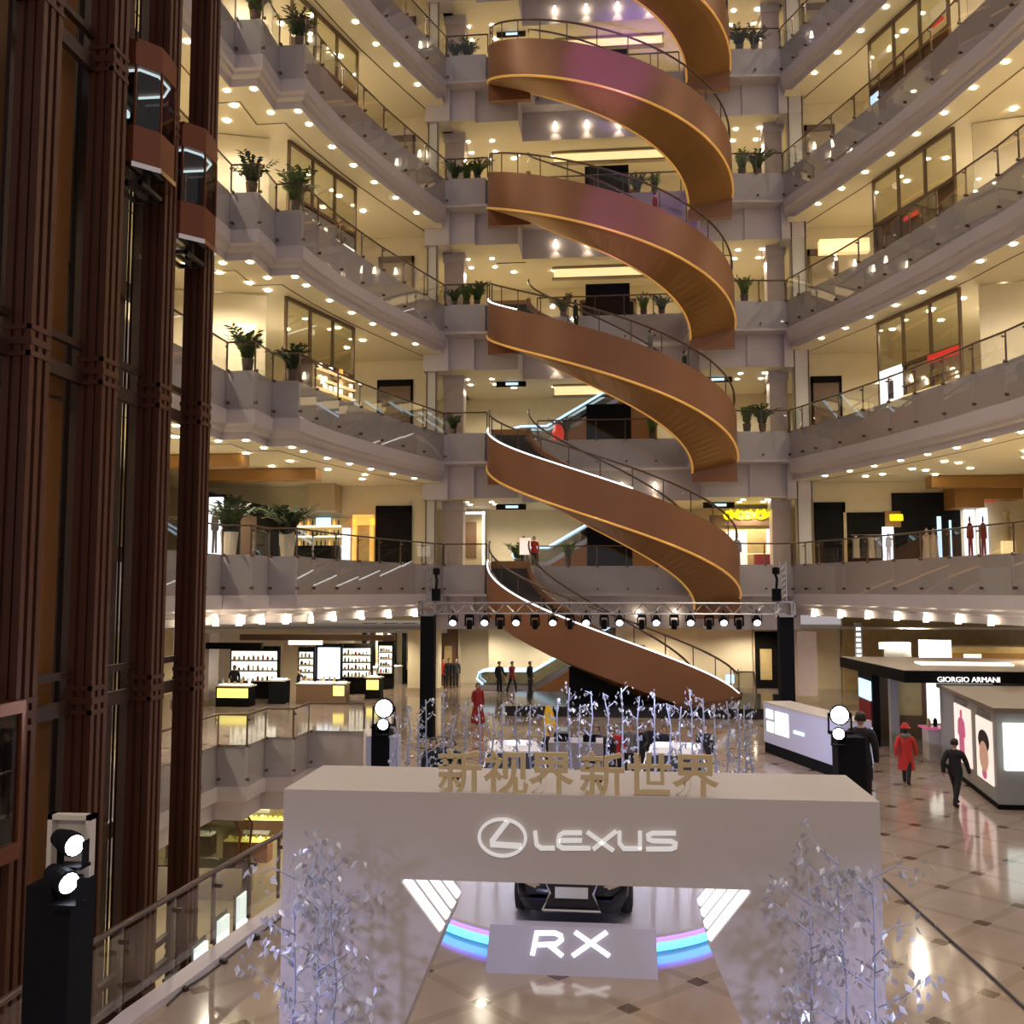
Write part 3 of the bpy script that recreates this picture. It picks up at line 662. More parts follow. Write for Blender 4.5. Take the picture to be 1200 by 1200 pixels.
for ch, xx in zip('新视界新世界', (539,593,646,706,761,815)):
    p = atY(xx, 928, AY+.08); text_mesh(ch, 'standing_letter', .44, .022, 'gold_letter', t, (p.x, AY+.08, 3.70))
# ================================================================== ROUND STAGE, SIGN, CARS
SC = (-.63, 18.35); SR = 3.05
t = thing('round_stage', 'round glossy stage with blue light strip around its rim', 'stage', (*SC, 0))
mb = MB(); mb.lathe([(0,0),(SR-.06,0),(SR-.06,.24),(SR-.12,.26),(0,.26)], 64, (*SC,0)); mb.build('platform', 'stage', t, False)
def ringtube(r, z, rr, m, nm):
    mb = MB(); mb.tube([(SC[0]+r*math.cos(2*PI*i/72), SC[1]+r*math.sin(2*PI*i/72), z) for i in range(73)], rr, 6); o = mb.build(nm, m, t, True); return o
ringtube(SR-.03, .10, .055, 'blue_led', 'light_strip')['label'] = 'bright blue light strip around the rim'
ringtube(SR-.05, .20, .04, 'violet_led', 'light_strip')['label'] = 'violet glow strip above the blue one'
t = thing('model_sign', 'low sloped lilac sign with two glowing white letters before the stage', 'sign', (-.64,15,0))
mb = MB(); zt = atY(575,1083,15.2).z; mb.prismX([(14.62,0),(15.2,zt),(15.42,zt),(15.42,0)], -1.9, .62); mb.build('panel', 'sign_panel', t)
P0 = Vector((0,14.62,0)); NN = Vector((0,-zt,.58)).normalized()
def onp(x, y):
    r = Vector(ray(x, y)); e = Vector((0,0,EYE)); return e+r*((P0-e).dot(NN)/r.dot(NN))
def flat(mb, pts, w):
    W = [onp(*p) for p in pts]; u = Vector((1,0,0)); v = Vector((0,.58,zt)).normalized()
    uv = [((p-P0).dot(u), (p-P0).dot(v)) for p in W]; A, B = offs(uv, w/2), offs(uv, -w/2)
    for i in range(len(pts)-1):
        f = [P0+u*c[0]+v*c[1]+NN*.03 for c in (A[i],A[i+1],B[i+1],B[i])]; g = [k-NN*.028 for k in f]
        mb.add(f+g, [(0,1,2,3),(7,6,5,4),(0,4,5,1),(1,5,6,2),(2,6,7,3),(3,7,4,0)])
mb = MB(); flat(mb, [(624,1120),(629,1094),(650,1094),(657,1097),(658,1102),(652,1107),(630,1108)], .066); flat(mb, [(642,1107),(659,1121)], .066); mb.build('letter', 'letter_white', t)
mb = MB(); flat(mb, [(674,1093),(714,1121)], .066); flat(mb, [(711,1093),(671,1121)], .066); mb.build('letter', 'letter_white', t)
def car(loc, rz, paint, label):
    t = local('car', label, 'car', loc, rz); Lc, W = 4.7, .94
    st = [(-2.35,.62,.30,.62),(-2.2,.86,.22,.80),(-1.7,.93,.20,.93),(-.9,.94,.20,1.0),(.6,.94,.20,1.02),(1.6,.93,.22,1.04),(2.2,.88,.26,1.02),(2.35,.80,.34,.90)]
    mb = MB(); rings = []
    for y, w, zl, zb in st: rings.append([(-w*.86,y,zl),(-w,y,zl+.22),(-w,y,zb-.16),(-w*.86,y,zb),(0,y,zb+.03),(w*.86,y,zb),(w,y,zb-.16),(w,y,zl+.22),(w*.86,y,zl)])
    n = 9; v = [p for r in rings for p in r]; f = [(i*n+k,i*n+(k+1)%n,(i+1)*n+(k+1)%n,(i+1)*n+k) for i in range(len(st)-1) for k in range(n)]+[tuple(range(n)),tuple(range((len(st)-1)*n,len(st)*n))[::-1]]
    mb.add(v, f); mb.build('body', paint, t, True)
    cs = [(-1.05,.80,1.0),(-.25,.68,1.56),(.2,.67,1.64),(1.2,.66,1.62),(1.75,.64,1.52),(2.2,.78,1.02)]
    mb = MB(); A = [(-w,y,z-.06) for y, w, z in cs]; B = [(w,y,z-.06) for y, w, z in cs]; base = [(-.84,y,.98) for y, w, z in cs]; base2 = [(.84,y,.98) for y, w, z in cs]
    mb.strip(A, B); mb.strip(A, base); mb.strip(B, base2); mb.build('windows', 'car_glass', t)
    mb = MB(); rf = cs[1:5]
    for (y, w, z), (y2, w2, z2) in zip(rf, rf[1:]): mb.add([(-w,y,z-.05),(w,y,z-.05),(w2,y2,z2-.05),(-w2,y2,z2-.05),(-w*.9,y,z),(w*.9,y,z),(w2*.9,y2,z2),(-w2*.9,y2,z2)], [(4,5,6,7),(0,1,5,4),(3,2,6,7),(0,3,7,4),(1,2,6,5)])
    mb.build('roof', paint, t)
    mb = MB(); mb.add([(-.80,-1.05,1.03),(-.84,-1.05,1.03),(-.70,-.25,1.58),(-.66,-.25,1.58),(.80,-1.05,1.03),(.84,-1.05,1.03),(.70,-.25,1.58),(.66,-.25,1.58)], [(0,1,2,3),(4,5,6,7)]); mb.build('pillar', paint, t)
    for x in (-.86,.86):
        for y in (-1.45,1.4):
            w = MB(); w.lathe([(0,-.11),(.24,-.12),(.34,-.10),(.36,0),(.34,.10),(.24,.12),(0,.11)], 18, (x,y,.36), axis='x'); o = w.build('wheel', 'tyre', t)
            h = MB(); h.lathe([(0,-.125),(.2,-.125),(.22,0),(.2,.125),(0,.125)], 10, (x,y,.36), axis='x'); h.build('hub', 'chrome', o)
    g = [(-.46,.30),(-.34,.56),(-.44,.80),(.44,.80),(.34,.56),(.46,.30)]
    mb = MB(); mb.prismY(g, -2.40, -2.30); gr = mb.build('grille', 'black_gloss', t)
    mb = MB(); mb.tube([(x,-2.41,z) for x, z in g+g[:1]], .022, 6); mb.build('grille_frame', 'chrome', gr)
    mb = MB(); mb.box(-.26,.26,-2.45,-2.40,.50,.66); mb.build('number_plate', 'plate', t)
    for s in (-1, 1):
        mb = MB(); mb.prismY([(s*.50,.66),(s*.80,.78),(s*.82,.70),(s*.56,.60)], -2.33, -2.15); mb.build('headlight', 'headlamp' if paint != 'car_black' else 'chrome', t)
        mb = MB(); mb.obox((s*1.0,-.75,1.08), (.16,.1,.14)); mb.build('mirror', paint, t)
p = atZ(671, 1067, .45); car((p.x, p.y+2.05, .26), 0, 'car_black', 'black car on the round stage, its front grille seen under the arch beam')
car((-2.52, 24.95, 0), math.radians(8), 'car_white', 'white car behind the arch lettering, left of the grey display block')
car((1.55, 25.0, 0), math.radians(-6), 'car_white', 'white car behind the arch lettering, right of the grey display block')
p = atY(675, 868, 27.5)
t = thing('display_block', 'grey cloth-covered block standing between the two white cars', 'plinth', (p.x,27.5,0)); mb = MB(); mb.box(p.x-.75,p.x+.75,27.1,28.1,0,p.z); mb.build('body', 'tan_cloth', t)
MB().box(p.x-.6,p.x-.2,27.3,27.7,p.z,p.z+.22).build('speaker_box', 'black', t); MB().box(p.x+.2,p.x+.55,27.3,27.7,p.z,p.z+.2).build('speaker_box', 'black', t)
# ================================================================== SHOPFRONTS
SIL = [(.30,0),(.46,0),(.50,.42),(.54,0),(.70,0),(.68,.48),(.74,.46),(.80,.50),(.76,.74),(.66,.82),(.55,.84),(.58,.90),(.56,.98),(.50,1),(.44,.98),(.42,.90),(.45,.84),(.34,.82),(.24,.74),(.20,.50),(.26,.46),(.32,.48)]
def sil(x0, x1, z0, z1): return [(x0+(x1-x0)*a, z0+(z1-z0)*b) for a, b in SIL]
def ell(x0, x1, z0, z1, n=18): return [((x0+x1)/2+(x1-x0)/2*math.cos(2*PI*k/n), (z0+z1)/2+(z1-z0)/2*math.sin(2*PI*k/n)) for k in range(n)]
def shopfront(name, P0, P1, z0, z1, label, zmid, lower, bays=3, glass='glass_shop', frame='shop_brown', deep=.5):
    P0, P1 = Vector(P0), Vector(P1); u = (P1-P0); ln = u.length; u.normalize(); nv = Vector((-u.y, u.x))
    if nv.x*P0.x < 0: nv = -nv                        # outward, away from the void
    rz = math.atan2(u.y, u.x); t = thing(name, label, 'shopfront', (*((P0+P1)/2), z0))
    at = lambda s, d=0: P0+u*s+nv*d
    mb = MB(); w = .055
    for i in range(bays+1):
        p = at(ln*i/bays); mb.obox((p.x,p.y,(z0+z1)/2), (w*2,.12,z1-z0), rz)
    for z in (z1-.06, zmid): p = at(ln/2); mb.obox((p.x,p.y,z), (ln,.14,.14), rz)
    mb.build('frame', frame, t)
    for i in range(bays):
        p = at(ln*(i+.5)/bays); mb = MB(); mb.obox((p.x,p.y,(zmid+z1)/2), (ln/bays-.12,.03,z1-zmid-.1), rz); mb.build('glass_panel', glass, t)
    if lower:
        p = at(ln/2, .1); mb = MB(); mb.obox((p.x,p.y,(z0+zmid)/2), (ln-.1,.08,zmid-z0-.06), rz); mb.build('lower_panel', lower, t)
    return t, at, rz, ln
def onfront(t, at, rz, s0, s1, za, zb, m, nm, label=None, d=-.07, th=.06):
    p = at((s0+s1)/2, d); mb = MB(); mb.obox((p.x,p.y,(za+zb)/2), (s1-s0,th,zb-za), rz); o = mb.build(nm, m, t)
    if label: o['label'] = label
    return o
def goods(t, at, rz, s0, s1, z, n, mats, seed, d=-.25):
    r = random.Random(seed)
    for i in range(n):
        s = s0+(s1-s0)*(i+.5)/n; p = at(s, d); mb = MB(); h = r.uniform(.12,.3)
        mb.obox((p.x,p.y,z+h/2), (.16,.12,h), rz); mb.build('product', r.choice(mats), t)
for n in (3, 4, 5):
    point('shop_fill', (-16.6,43.2,L[n]+1.7), 160, (1,.85,.6), .15); point('shop_fill', (17.2,44.2,L[n]+1.7), 160, (1,.85,.6), .15)  # added point fills hidden behind the lower panels brighten the shop interiors
LA, LB = (-13.8,39.5), (-12.25,44.7); RA, RB = (14.5,41.2), (12.6,46.4)
for n in (3, 4, 5):
    z = L[n]; o = ORD[n]; top = L[n+1]-SOF-.02
    # left wing
    lab = {3: 'glass shopfront with glittering gold shelves on the third-level left balcony', 4: 'glass shopfront over pale glass counters on the fourth-level left balcony', 5: 'glass shopfront with small bright screen on the fifth-level left balcony'}[n]
    t, at, rz, ln = shopfront('glass_shopfront', LA, LB, z, top, lab, z+1.95, {3:'shop_gold',4:'shop_brown',5:'shop_brown'}[n])
    if n == 3:
        onfront(t, at, rz, .05, 1.9, z, z+1.9, 'shop_brown', 'side_panel')
        for k in range(4): onfront(t, at, rz, 2.1, ln-.1, z+.3+k*.45, z+.36+k*.45, 'niche', 'lit_shelf', 'glowing gold shelf', -.15, .2); goods(t, at, rz, 2.2, ln-.2, z+.36+k*.45, 7, ['shop_gold','shelf_glow','shop_brown','amber_glow'], n*10+k, -.15)
    if n == 4:
        onfront(t, at, rz, .1, ln-.2, z+1.15, z+1.75, 'kiosk_grey', 'counter_glass'); onfront(t, at, rz, .1, ln-.2, z+1.05, z+1.15, 'shelf_glow', 'lit_shelf', None, -.09)
        goods(t, at, rz, .3, ln-.3, z+1.2, 9, ['shelf_glow','steel','kiosk_grey'], 44, -.12)
    if n == 5:
        onfront(t, at, rz, 1.2, 2.7, z+1.45, z+1.85, 'screen_blue', 'screen', 'small bright blue-white screen')
        goods(t, at, rz, 2.9, ln-.2, z+1.3, 6, ['shop_gold','shop_brown','niche'], 5, -.1)
    # right wing
    lab = {3: 'glass shopfront with tall lit poster on the third-level right balcony', 4: 'glass shopfront above brown wall with small red sign, fourth-level right balcony', 5: 'glass shopfront with small bright screen on the fifth-level right balcony'}[n]
    t, at, rz, ln = shopfront('glass_shopfront', RA, RB, z, top, lab, z+(1.9 if n != 4 else 2.1), {3:'shop_gold',4:'shop_brown',5:'shop_brown'}[n])
    if n == 3:
        onfront(t, at, rz, ln-1.75, ln-.15, z+.1, z+1.95, 'poster_lit', 'poster', 'tall bright lilac-white fashion poster')
        onfront(t, at, rz, ln-1.15, ln-.75, z+.5, z+1.35, 'figure_dark', 'poster_figure', None, -.11, .02); onfront(t, at, rz, ln-1.05, ln-.85, z+1.38, z+1.62, 'figure_skin', 'poster_head', None, -.11, .02)
        onfront(t, at, rz, .05, 2.0, z+1.55, z+1.9, 'red_sign', 'sign_band', 'red sign band')
        onfront(t, at, rz, .1, 3.6, z+.2, z+.45, 'niche', 'lit_shelf', None, -.15, .2); onfront(t, at, rz, .1, 3.6, z+.85, z+.9, 'shop_brown', 'shelf', None, -.15, .2); goods(t, at, rz, .2, 3.5, z+.9, 9, ['shelf_glow','shop_gold','shop_brown','niche'], 31, -.15)
    if n == 4: onfront(t, at, rz, 2.3, 3.3, z+1.45, z+1.65, 'red_sign', 'sign_letters', 'small red glowing sign')
    if n == 5: onfront(t, at, rz, ln-.75, ln-.1, z+.85, z+1.5, 'screen_blue', 'screen', 'small bright white screen'); onfront(t, at, rz, .2, .9, z+2.3, z+2.45, 'red_sign', 'sign_letters', 'small red glowing sign', -.1)
def lowwall(x0, y0, x1, y1, z, h, m, lab, cat='partition'):
    t = MB(); a = Vector((x0,y0)); b = Vector((x1,y1)); c = (a+b)/2; u = b-a; t.obox((c.x,c.y,z+h/2), (u.length,.2,h), math.atan2(u.y,u.x)); return tag(t.build('partition_wall', m), lab, cat)
for n in (3, 4, 5):
    lowwall(-18.5,38,-14.6,39.3,L[n],FH-SOF-.05,'cream',f'cream partition left of the {ORD[n]}-level left shopfront')
    lowwall(-18.6,32,-18.5,38,L[n],FH-SOF-1.1,'cream',f'set-back cream shop wall deep in the {ORD[n]}-level left balcony')
    lowwall(15.2,41,19.4,40,L[n],FH-SOF-.05,'cream',f'cream partition right of the {ORD[n]}-level right shopfront')
tag(MB().box(-18.4,-14.8,38.7,38.95,L[3]+2.5,L[3]+2.95).build('light_cove', 'niche'), 'warm glowing cove high on the third-level left corridor wall', 'light')
tag(MB().box(10.9,13.4,50.4,50.9,L[4]+2.3,L[4]+3.0).build('light_cove', 'niche'), 'warm glowing bulkhead beside the fourth-level right doorway', 'light')
# second level, left: dark boutique, lit poster, lit bar
t = thing('dark_boutique', 'long dark boutique front behind the two white planters, second level left', 'shopfront', (-18,45,L[2])); z = L[2]
mb = MB(); mb.box(-18.4,-18.0,41.2,51.1,z,z+2.95); mb.build('wall_panel', 'shop_dark', t); mb = MB(); mb.box(-18.5,-17.8,41.0,51.2,z+2.95,z+3.05); mb.build('fascia_band', 'shop_dark', t)
mb = MB(); mb.box(-18.02,-17.96,45.5,47.6,z,z+2.4); mb.build('door_panel', 'shop_brown', t)
t = thing('lit_poster', 'tall glowing white poster at the left end of the dark boutique', 'poster', (-17.4,41,z)); mb = MB(); mb.box(-17.55,-16.95,40.75,40.95,z+.2,z+2.75); mb.build('light_panel', 'poster_lit', t)
mb = MB(); mb.prismY(sil(-17.55,-16.95,z+.3,z+2.4), 40.72, 40.76); mb.build('poster_figure', 'figure_dark', t); mb = MB(); mb.box(-17.65,-16.85,40.9,41.05,z+.05,z+2.9); mb.build('frame', 'shop_dark', t)
t = thing('lit_bar', 'warmly lit shop with bottle shelves and orange portal, second level left', 'shop', (-15.5,51.2,z))
mb = MB(); mb.box(-17.7,-13.0,51.3,51.42,z,z+2.6); mb.build('back_panel', 'shop_gold', t)
for k, (a, b) in enumerate(((1.0,1.08),(1.55,1.63),(2.1,2.18))):
    mb = MB(); mb.box(-17.2,-14.6,51.0,51.3,z+a,z+b); mb.build('shelf', 'shelf_glow', t)
    for i in range(11): mb = MB(); x = -17.1+i*.24; mb.lathe([(.0,0),(.05,0),(.05,.2),(.02,.27),(.02,.34),(0,.34)], 7, (x,51.12,z+b)); mb.build('bottle', random.choice(['shop_brown','amber_glow','leaf_dark','shop_dark']), t)
mb = MB(); mb.box(-13.9,-13.7,51.0,51.3,z,z+2.55); mb.box(-12.95,-12.75,51.0,51.3,z,z+2.55); mb.box(-13.9,-12.75,51.0,51.3,z+2.2,z+2.75); mb.build('portal', 'amber_glow', t)['label'] = 'glowing orange portal'
mb = MB(); mb.box(-17.6,-14.4,50.0,50.5,z,z+1.05); mb.build('counter', 'shop_dark', t); mb = MB(); mb.box(-14.35,-13.95,50.6,50.8,z,z+2.0); mb.build('light_column', 'poster_lit', t); mb = MB(); mb.box(-15.9,-15.1,50.95,51.0,z+2.2,z+2.6); mb.build('screen', 'screen_blue', t)
mb = MB(); mb.box(-16.0,-14.6,49.9,51.3,z+2.9,z+FH-SOF); mb.build('ceiling_column', 'cream_dark', t)
for (x0,x1,y0,y1,lab) in ((-20,-15.2,38.5,39.3,'tan timber ceiling beam over the boutique, nearer one'),(-19,-13.6,43.4,44.3,'tan timber ceiling beam over the boutique, farther one')):
    tag(MB().box(x0,x1,y0,y1,z+FH-SOF-.55,z+FH-SOF-.03).build('timber_beam', 'orange_beam'), lab, 'beam')
# second level, right: row of dark shops on the end wall
z = L[2]; yb = 52.25
def slab(x0, x1, z0, z1, m, nm, t, y=yb, th=.1): return MB().box(x0,x1,y-th,y,z+z0,z+z1).build(nm, m, t)
t = thing('dark_shop', 'dark shop with pale coats on a rail, second level right', 'shop', (13.2,yb,z)); slab(12.2,14.2,0,2.75,'shop_dark','back_panel',t); slab(12.1,12.25,0,2.75,'shop_gold','lit_jamb',t,yb-.1,.06)
for i, (x, m) in enumerate(((12.65,'cloth_beige'),(13.05,'cloth_black'),(13.4,'cloth_beige'),(13.75,'cloth_grey'),(14.0,'cloth_navy'))):
    mb = MB(); mb.lathe([(.0,0),(.2,0),(.17,.6),(.19,1.0),(.05,1.15),(0,1.16)], 8, (x,yb-.35,z+.35)); mb.build('hanging_coat', m, t)
mb = MB(); mb.tube([(12.4,yb-.35,z+1.55),(14.2,yb-.35,z+1.55)], .02, 5); mb.build('clothes_rail', 'steel', t)
t = thing('lit_poster', 'narrow glowing floral poster between two dark shops, second level right', 'poster', (14.05,yb,z)); MB().box(13.95,14.5,yb-.55,yb-.45,z+.1,z+1.95).build('light_panel', 'poster_lit', t); MB().prismY(sil(13.95,14.5,z+.2,z+1.7), yb-.58, yb-.55).build('poster_figure', 'wall_lilac', t)
t = thing('black_shop', 'tall black shop with small yellow sign, second level right', 'shop', (16.2,yb,z)); slab(14.6,18.0,0,3.75,'black','back_panel',t); slab(14.45,15.1,2.3,2.62,'yellow_sign','sign',t,yb-.12,.06)['label'] = 'small bright yellow sign'; slab(14.2,15.0,1.95,2.8,'orange_beam','side_panel',t,yb-.06,.1)
for x, m in ((16.15,'cloth_beige'),(16.5,'cloth_beige')): mb = MB(); mb.lathe([(0,0),(.26,0),(.2,.8),(.17,1.1),(.22,1.4),(.06,1.55),(.1,1.7),(.0,1.85)], 9, (x,yb-.5,z+.05)); mb.build('mannequin', m, t)
slab(16.8,17.0,.1,2.5,'screen_blue','light_strip',t,yb-.14,.05); slab(17.4,17.5,.1,2.3,'screen_blue','light_strip',t,yb-.14,.05)
for x0, lab in ((18.1,'left of a pair of glowing violet-white fashion posters, second level right'),(18.75,'right of a pair of glowing violet-white fashion posters, second level right')):
    t = thing('lit_poster', lab, 'poster', (x0+.25,yb-.3,z)); MB().box(x0,x0+.5,yb-.35,yb-.25,z+.2,z+2.9).build('light_panel', 'poster_lit', t); MB().prismY(sil(x0-.05,x0+.55,z+.3,z+2.5), yb-.38, yb-.35).build('poster_figure', 'cloth_crimson', t)
t = thing('warm_display', 'warm lit column display beside the violet posters, second level right', 'display', (20.1,yb-.4,z)); MB().box(19.9,20.5,yb-.5,yb-.2,z,z+1.2).build('plinth', 'niche', t); mb = MB(); mb.lathe([(.12,0),(.2,.3),(.1,.6),(.2,.9),(.1,1.2),(.18,1.5),(0,1.6)], 9, (20.2,yb-.35,z+1.2)); mb.build('ornament', 'shop_gold', t)
t = thing('red_shop', 'shop with red panel and clustered bulbs at the right picture edge, second level', 'shop', (22,yb,z)); slab(21.2,23.6,0,2.0,'cloth_crimson','red_panel',t); slab(21.2,23.6,2.0,3.2,'shop_gold','upper_panel',t)
for i in range(4): mb = MB(); mb.lathe([(0,-.1),(.1,0),(0,.1)], 8, (21.5+i*.3,yb-.4,z+2.75+.1*(i%2))); mb.build('bulb', 'niche', t)
t = thing('timber_canopy', 'orange timber ceiling beams spreading over the shops, second level right', 'canopy', (18.5,48,z+3.9)); zt = z+FH-SOF-.03
for i, (x0, x1, y0, y1, dz) in enumerate(((15.8,24,49.6,50.5,.55),(17.2,18.6,50.5,52.2,1.5),(17.4,20.6,50.8,52.2,1.05),(19.5,24,44.5,45.4,.4))): MB().box(x0,x1,y0,y1,zt-dz,zt).build('beam', 'orange_beam', t)
tag(MB().box(19.0,19.6,yb-.5,yb-.45,z+3.2,z+3.4).build('sign_plate', 'red_sign'), 'tiny pink-red sign above the violet posters', 'sign')
# second level, behind the right of the spiral: shop with yellow sign
t = thing('yellow_sign_shop', 'shop with big glowing yellow sign and posters right of the spiral, second level', 'shop', (7.6,56,z)); y = 56.2
MB().box(5.6,9.9,y,y+.2,z,z+3.3).build('back_panel', 'shop_gold', t); MB().box(5.6,9.9,y-.15,y,z+2.35,z+2.95).build('sign_board', 'shop_brown', t)
p0, p1 = atY(849,604,y-.2), atY(911,604,y-.2)
for i, ch in enumerate('ANMOYOUTH' if False else '0M00W0M0'):
    x = p0.x+(p1.x-p0.x)*(i+.5)/8; mb = MB(); w = .16
    r = [(x+w*math.cos(2*PI*k/10)*1.15, p0.z+.2*math.sin(2*PI*k/10)) for k in range(11)] if ch == '0' else [(x-w,p0.z-.2),(x-w,p0.z+.2),(x,p0.z-.05),(x+w,p0.z+.2),(x+w,p0.z-.2)]
    stroke(mb, r, .11, y-.24, y-.16); mb.build('sign_letter', 'yellow_sign', t)
for (xa, xb, ya, yb_) in ((851,876,622,668),(898,912,620,658)):
    a, b = atY(xa,ya,y-.1), atY(xb,yb_,y-.1); MB().box(a.x,b.x,y-.12,y-.05,b.z,a.z).build('poster', 'poster_warm', t); MB().prismY(sil(a.x+.1,b.x-.1,b.z+.1,a.z-.2), y-.14, y-.12).build('poster_figure', 'figure_dark', t)
MB().box(8.0,9.6,y-.8,y-.4,z,z+.7).build('display_table', 'cloth_crimson', t); MB().box(7.6,9.6,y-.85,y-.35,z+.7,z+.76).build('table_top', 'niche', t)
# second level, left of spiral: white-framed mirror display
a, b = atY(530,600,57), atY(568,662,57); t = thing('lit_frame_window', 'shop window outlined by white light tube, left of the spiral on second level', 'window', ((a.x+b.x)/2,57,L[2]))
mb = MB(); w = .14; mb.box(a.x,a.x+w,56.9,57,L[2],a.z); mb.box(b.x-w,b.x,56.9,57,L[2],a.z); mb.box(a.x,b.x,56.9,57,a.z-w,a.z); mb.build('light_tube', 'strip_white', t)
MB().box(a.x+w,b.x-w,57.02,57.1,L[2],a.z-w).build('pane', 'cream_dark', t); MB().box(a.x-.5,a.x,57.0,57.1,L[2],a.z).build('side_panel', 'black', t); MB().box(a.x+.5,b.x-.5,56.96,57.02,L[2]+.6,a.z-.6).build('display', 'shop_brown', t)
t = thing('notice_stand', 'small white notice stand at the top of the escalator, second level', 'sign', (-4.6,52.2,L[2])); MB().box(-4.95,-4.35,52.15,52.2,L[2]+.6,L[2]+1.5).build('board', 'poster_warm', t); mb = MB(); mb.tube([(-4.65,52.22,L[2]),(-4.65,52.22,L[2]+.6)], .03); mb.build('leg', 'steel', t)
# ================================================================== GROUND FLOOR HALL, LEFT
def counter(x, y, w, d, h, body, front, label, rz=0, glow='shelf_glow', stock=5, seed=1):
    t = local('display_counter', label, 'counter', (x, y, 0), rz, None); r = random.Random(seed)
    MB().box(-w/2,w/2,-d/2,d/2,0,h).build('body', body, t); MB().box(-w/2-.04,w/2+.04,-d/2-.04,d/2+.04,h,h+.06).build('top', 'counter_white', t)
    if front: MB().box(-w/2+.08,w/2-.08,-d/2-.03,-d/2,h*.45,h*.92).build('front_panel', front, t)
    MB().box(-w/2+.1,w/2-.1,-d/2+.08,d/2-.08,h+.06,h+.10).build('light_bed', glow, t)
    for i in range(stock):
        mb = MB(); q = r.uniform(.05,.09); hh = r.uniform(.12,.36); mb.lathe([(0,0),(q,0),(q,hh*.7),(q*.5,hh*.75),(q*.5,hh),(0,hh)], 7, (-w/2+w*(i+.5)/stock, r.uniform(-.15,.1), h+.10)); mb.build('bottle', r.choice(['shelf_glow','black','steel','shop_gold','counter_white']), t)
for a in ((-18.3,46.2,1.7,.8,.95,'shop_dark','yellow_glow','black counter with wide glowing yellow front at the hall edge',.0,5,1),(-16.6,47.6,.8,.9,1.1,'black',None,'plain black counter beside the yellow-fronted one',0,2,2),
          (-14.7,47.8,1.9,.9,.95,'shop_brown',None,'brown counter covered with bright bottles, middle of the hall',0,8,3),(-13.4,47.4,.7,.7,1.0,'shop_brown','yellow_glow','narrow brown counter with glowing yellow front panel',0,2,4),
          (-12.4,50.2,.8,.7,1.05,'shop_dark','yellow_glow','dark counter with pale yellow glowing side, right of the hall',0,3,5),(-14.3,56.8,1.1,.9,1.0,'counter_white',None,'white cosmetics counter far back by the hall columns',0,4,6),(-13.2,58.0,1.0,.8,1.0,'counter_white',None,'smaller white cosmetics counter behind the far one',0,3,7),(-14.9,55.2,.7,.7,1.0,'counter_white',None,'slim white counter before the dark rear columns',0,3,8)):
    counter(a[0],a[1],a[2],a[3],a[4],a[5],a[6],a[7],a[8],stock=a[9],seed=a[10])
def shelf_unit(x, y, w, h, label, rows, body='shop_dark', glow='shelf_glow', seed=1, n=6):
    t = local('shelf_unit', label, 'shelf', (x, y, 0)); r = random.Random(seed)
    MB().box(-w/2,w/2,0,.3,0,h).build('cabinet', body, t)
    for k in range(rows):
        z = .9+k*(h-1.1)/rows; MB().box(-w/2+.08,w/2-.08,-.03,.0,z+.05,z+(h-1.1)/rows-.06).build('lit_panel', glow, t); MB().box(-w/2+.05,w/2-.05,-.28,.0,z,z+.04).build('shelf', 'counter_white', t)
        for i in range(n):
            mb = MB(); q = r.uniform(.04,.08); hh = r.uniform(.1,.3); mb.lathe([(0,0),(q,0),(q,hh*.7),(q*.4,hh*.8),(q*.4,hh),(0,hh)], 6, (-w/2+.15+(w-.3)*(i+.5)/n,-.14,z+.04)); mb.build('bottle', r.choice(['black','steel','shop_gold','counter_white','cloth_crimson']), t)
shelf_unit(-18.6,49.4,2.6,2.7,'wide lit cosmetics shelf behind the yellow-fronted counter',3,seed=2,n=9)
shelf_unit(-16.2,50.6,.9,2.6,'narrow lit shelf left of the bright white panel',4,seed=3,n=3)
shelf_unit(-14.0,52.2,1.9,2.7,'lit bottle shelf behind the brown bottle counter',4,seed=4,n=8)
shelf_unit(-12.9,54.8,.9,2.7,'slim lit shelf nearest the dark rear columns',4,seed=5,n=4)
t = thing('white_panel', 'tall bright white advertising panel in the cosmetics hall', 'panel', (-15.2,51,0)); MB().box(-15.7,-14.5,51.0,51.15,.9,2.55).build('light_panel', 'poster_lit', t); MB().box(-15.85,-14.4,51.1,51.3,0,2.75).build('frame', 'black', t); MB().box(-17.0,-15.2,50.0,50.2,2.75,3.0).build('light_bar', 'shelf_glow', t)
tag(MB().box(-15.6,-11.9,59.6,59.9,0,3.5).build('dark_partition', 'shop_dark'), 'black partition behind the far white cosmetics counters', 'partition')
for i, (x, y, lab) in enumerate(((-12.4,59,'dark rear column farthest right in the cosmetics hall'),(-13.6,59,'dark rear column, middle of three in the cosmetics hall'),(-14.9,59,'dark rear column, left of three in the cosmetics hall'))):
    t = thing('dark_column', lab, 'column', (x,y,0)); MB().box(x-.4,x+.4,y-.3,y+.3,0,3.6).build('shaft', 'shop_dark', t); MB().box(x-.1,x+.1,y-.33,y-.3,.8,3).build('light_strip', 'steel', t)
for x0, x1, y, m, lab in ((-21.5,-19.7,46.2,'pier','stone-clad hall pier at the left end of the cosmetics hall'),(atY(478,750,53.2).x,atY(513,750,53.2).x,53.2,'cream','cream hall pier behind the left truss tower'),(atY(934,750,51.2).x,atY(957,750,51.2).x,51.2,'pier','pinkish stone pier right of the right truss tower')):
    t = thing('hall_pier', lab, 'column', ((x0+x1)/2,y,0)); MB().box(x0,x1,y,y+1.2,0,3.5).build('shaft', m, t); MB().box(x0-.08,x1+.08,y-.08,y+1.28,0,.25).build('plinth', 'cream_dark', t)
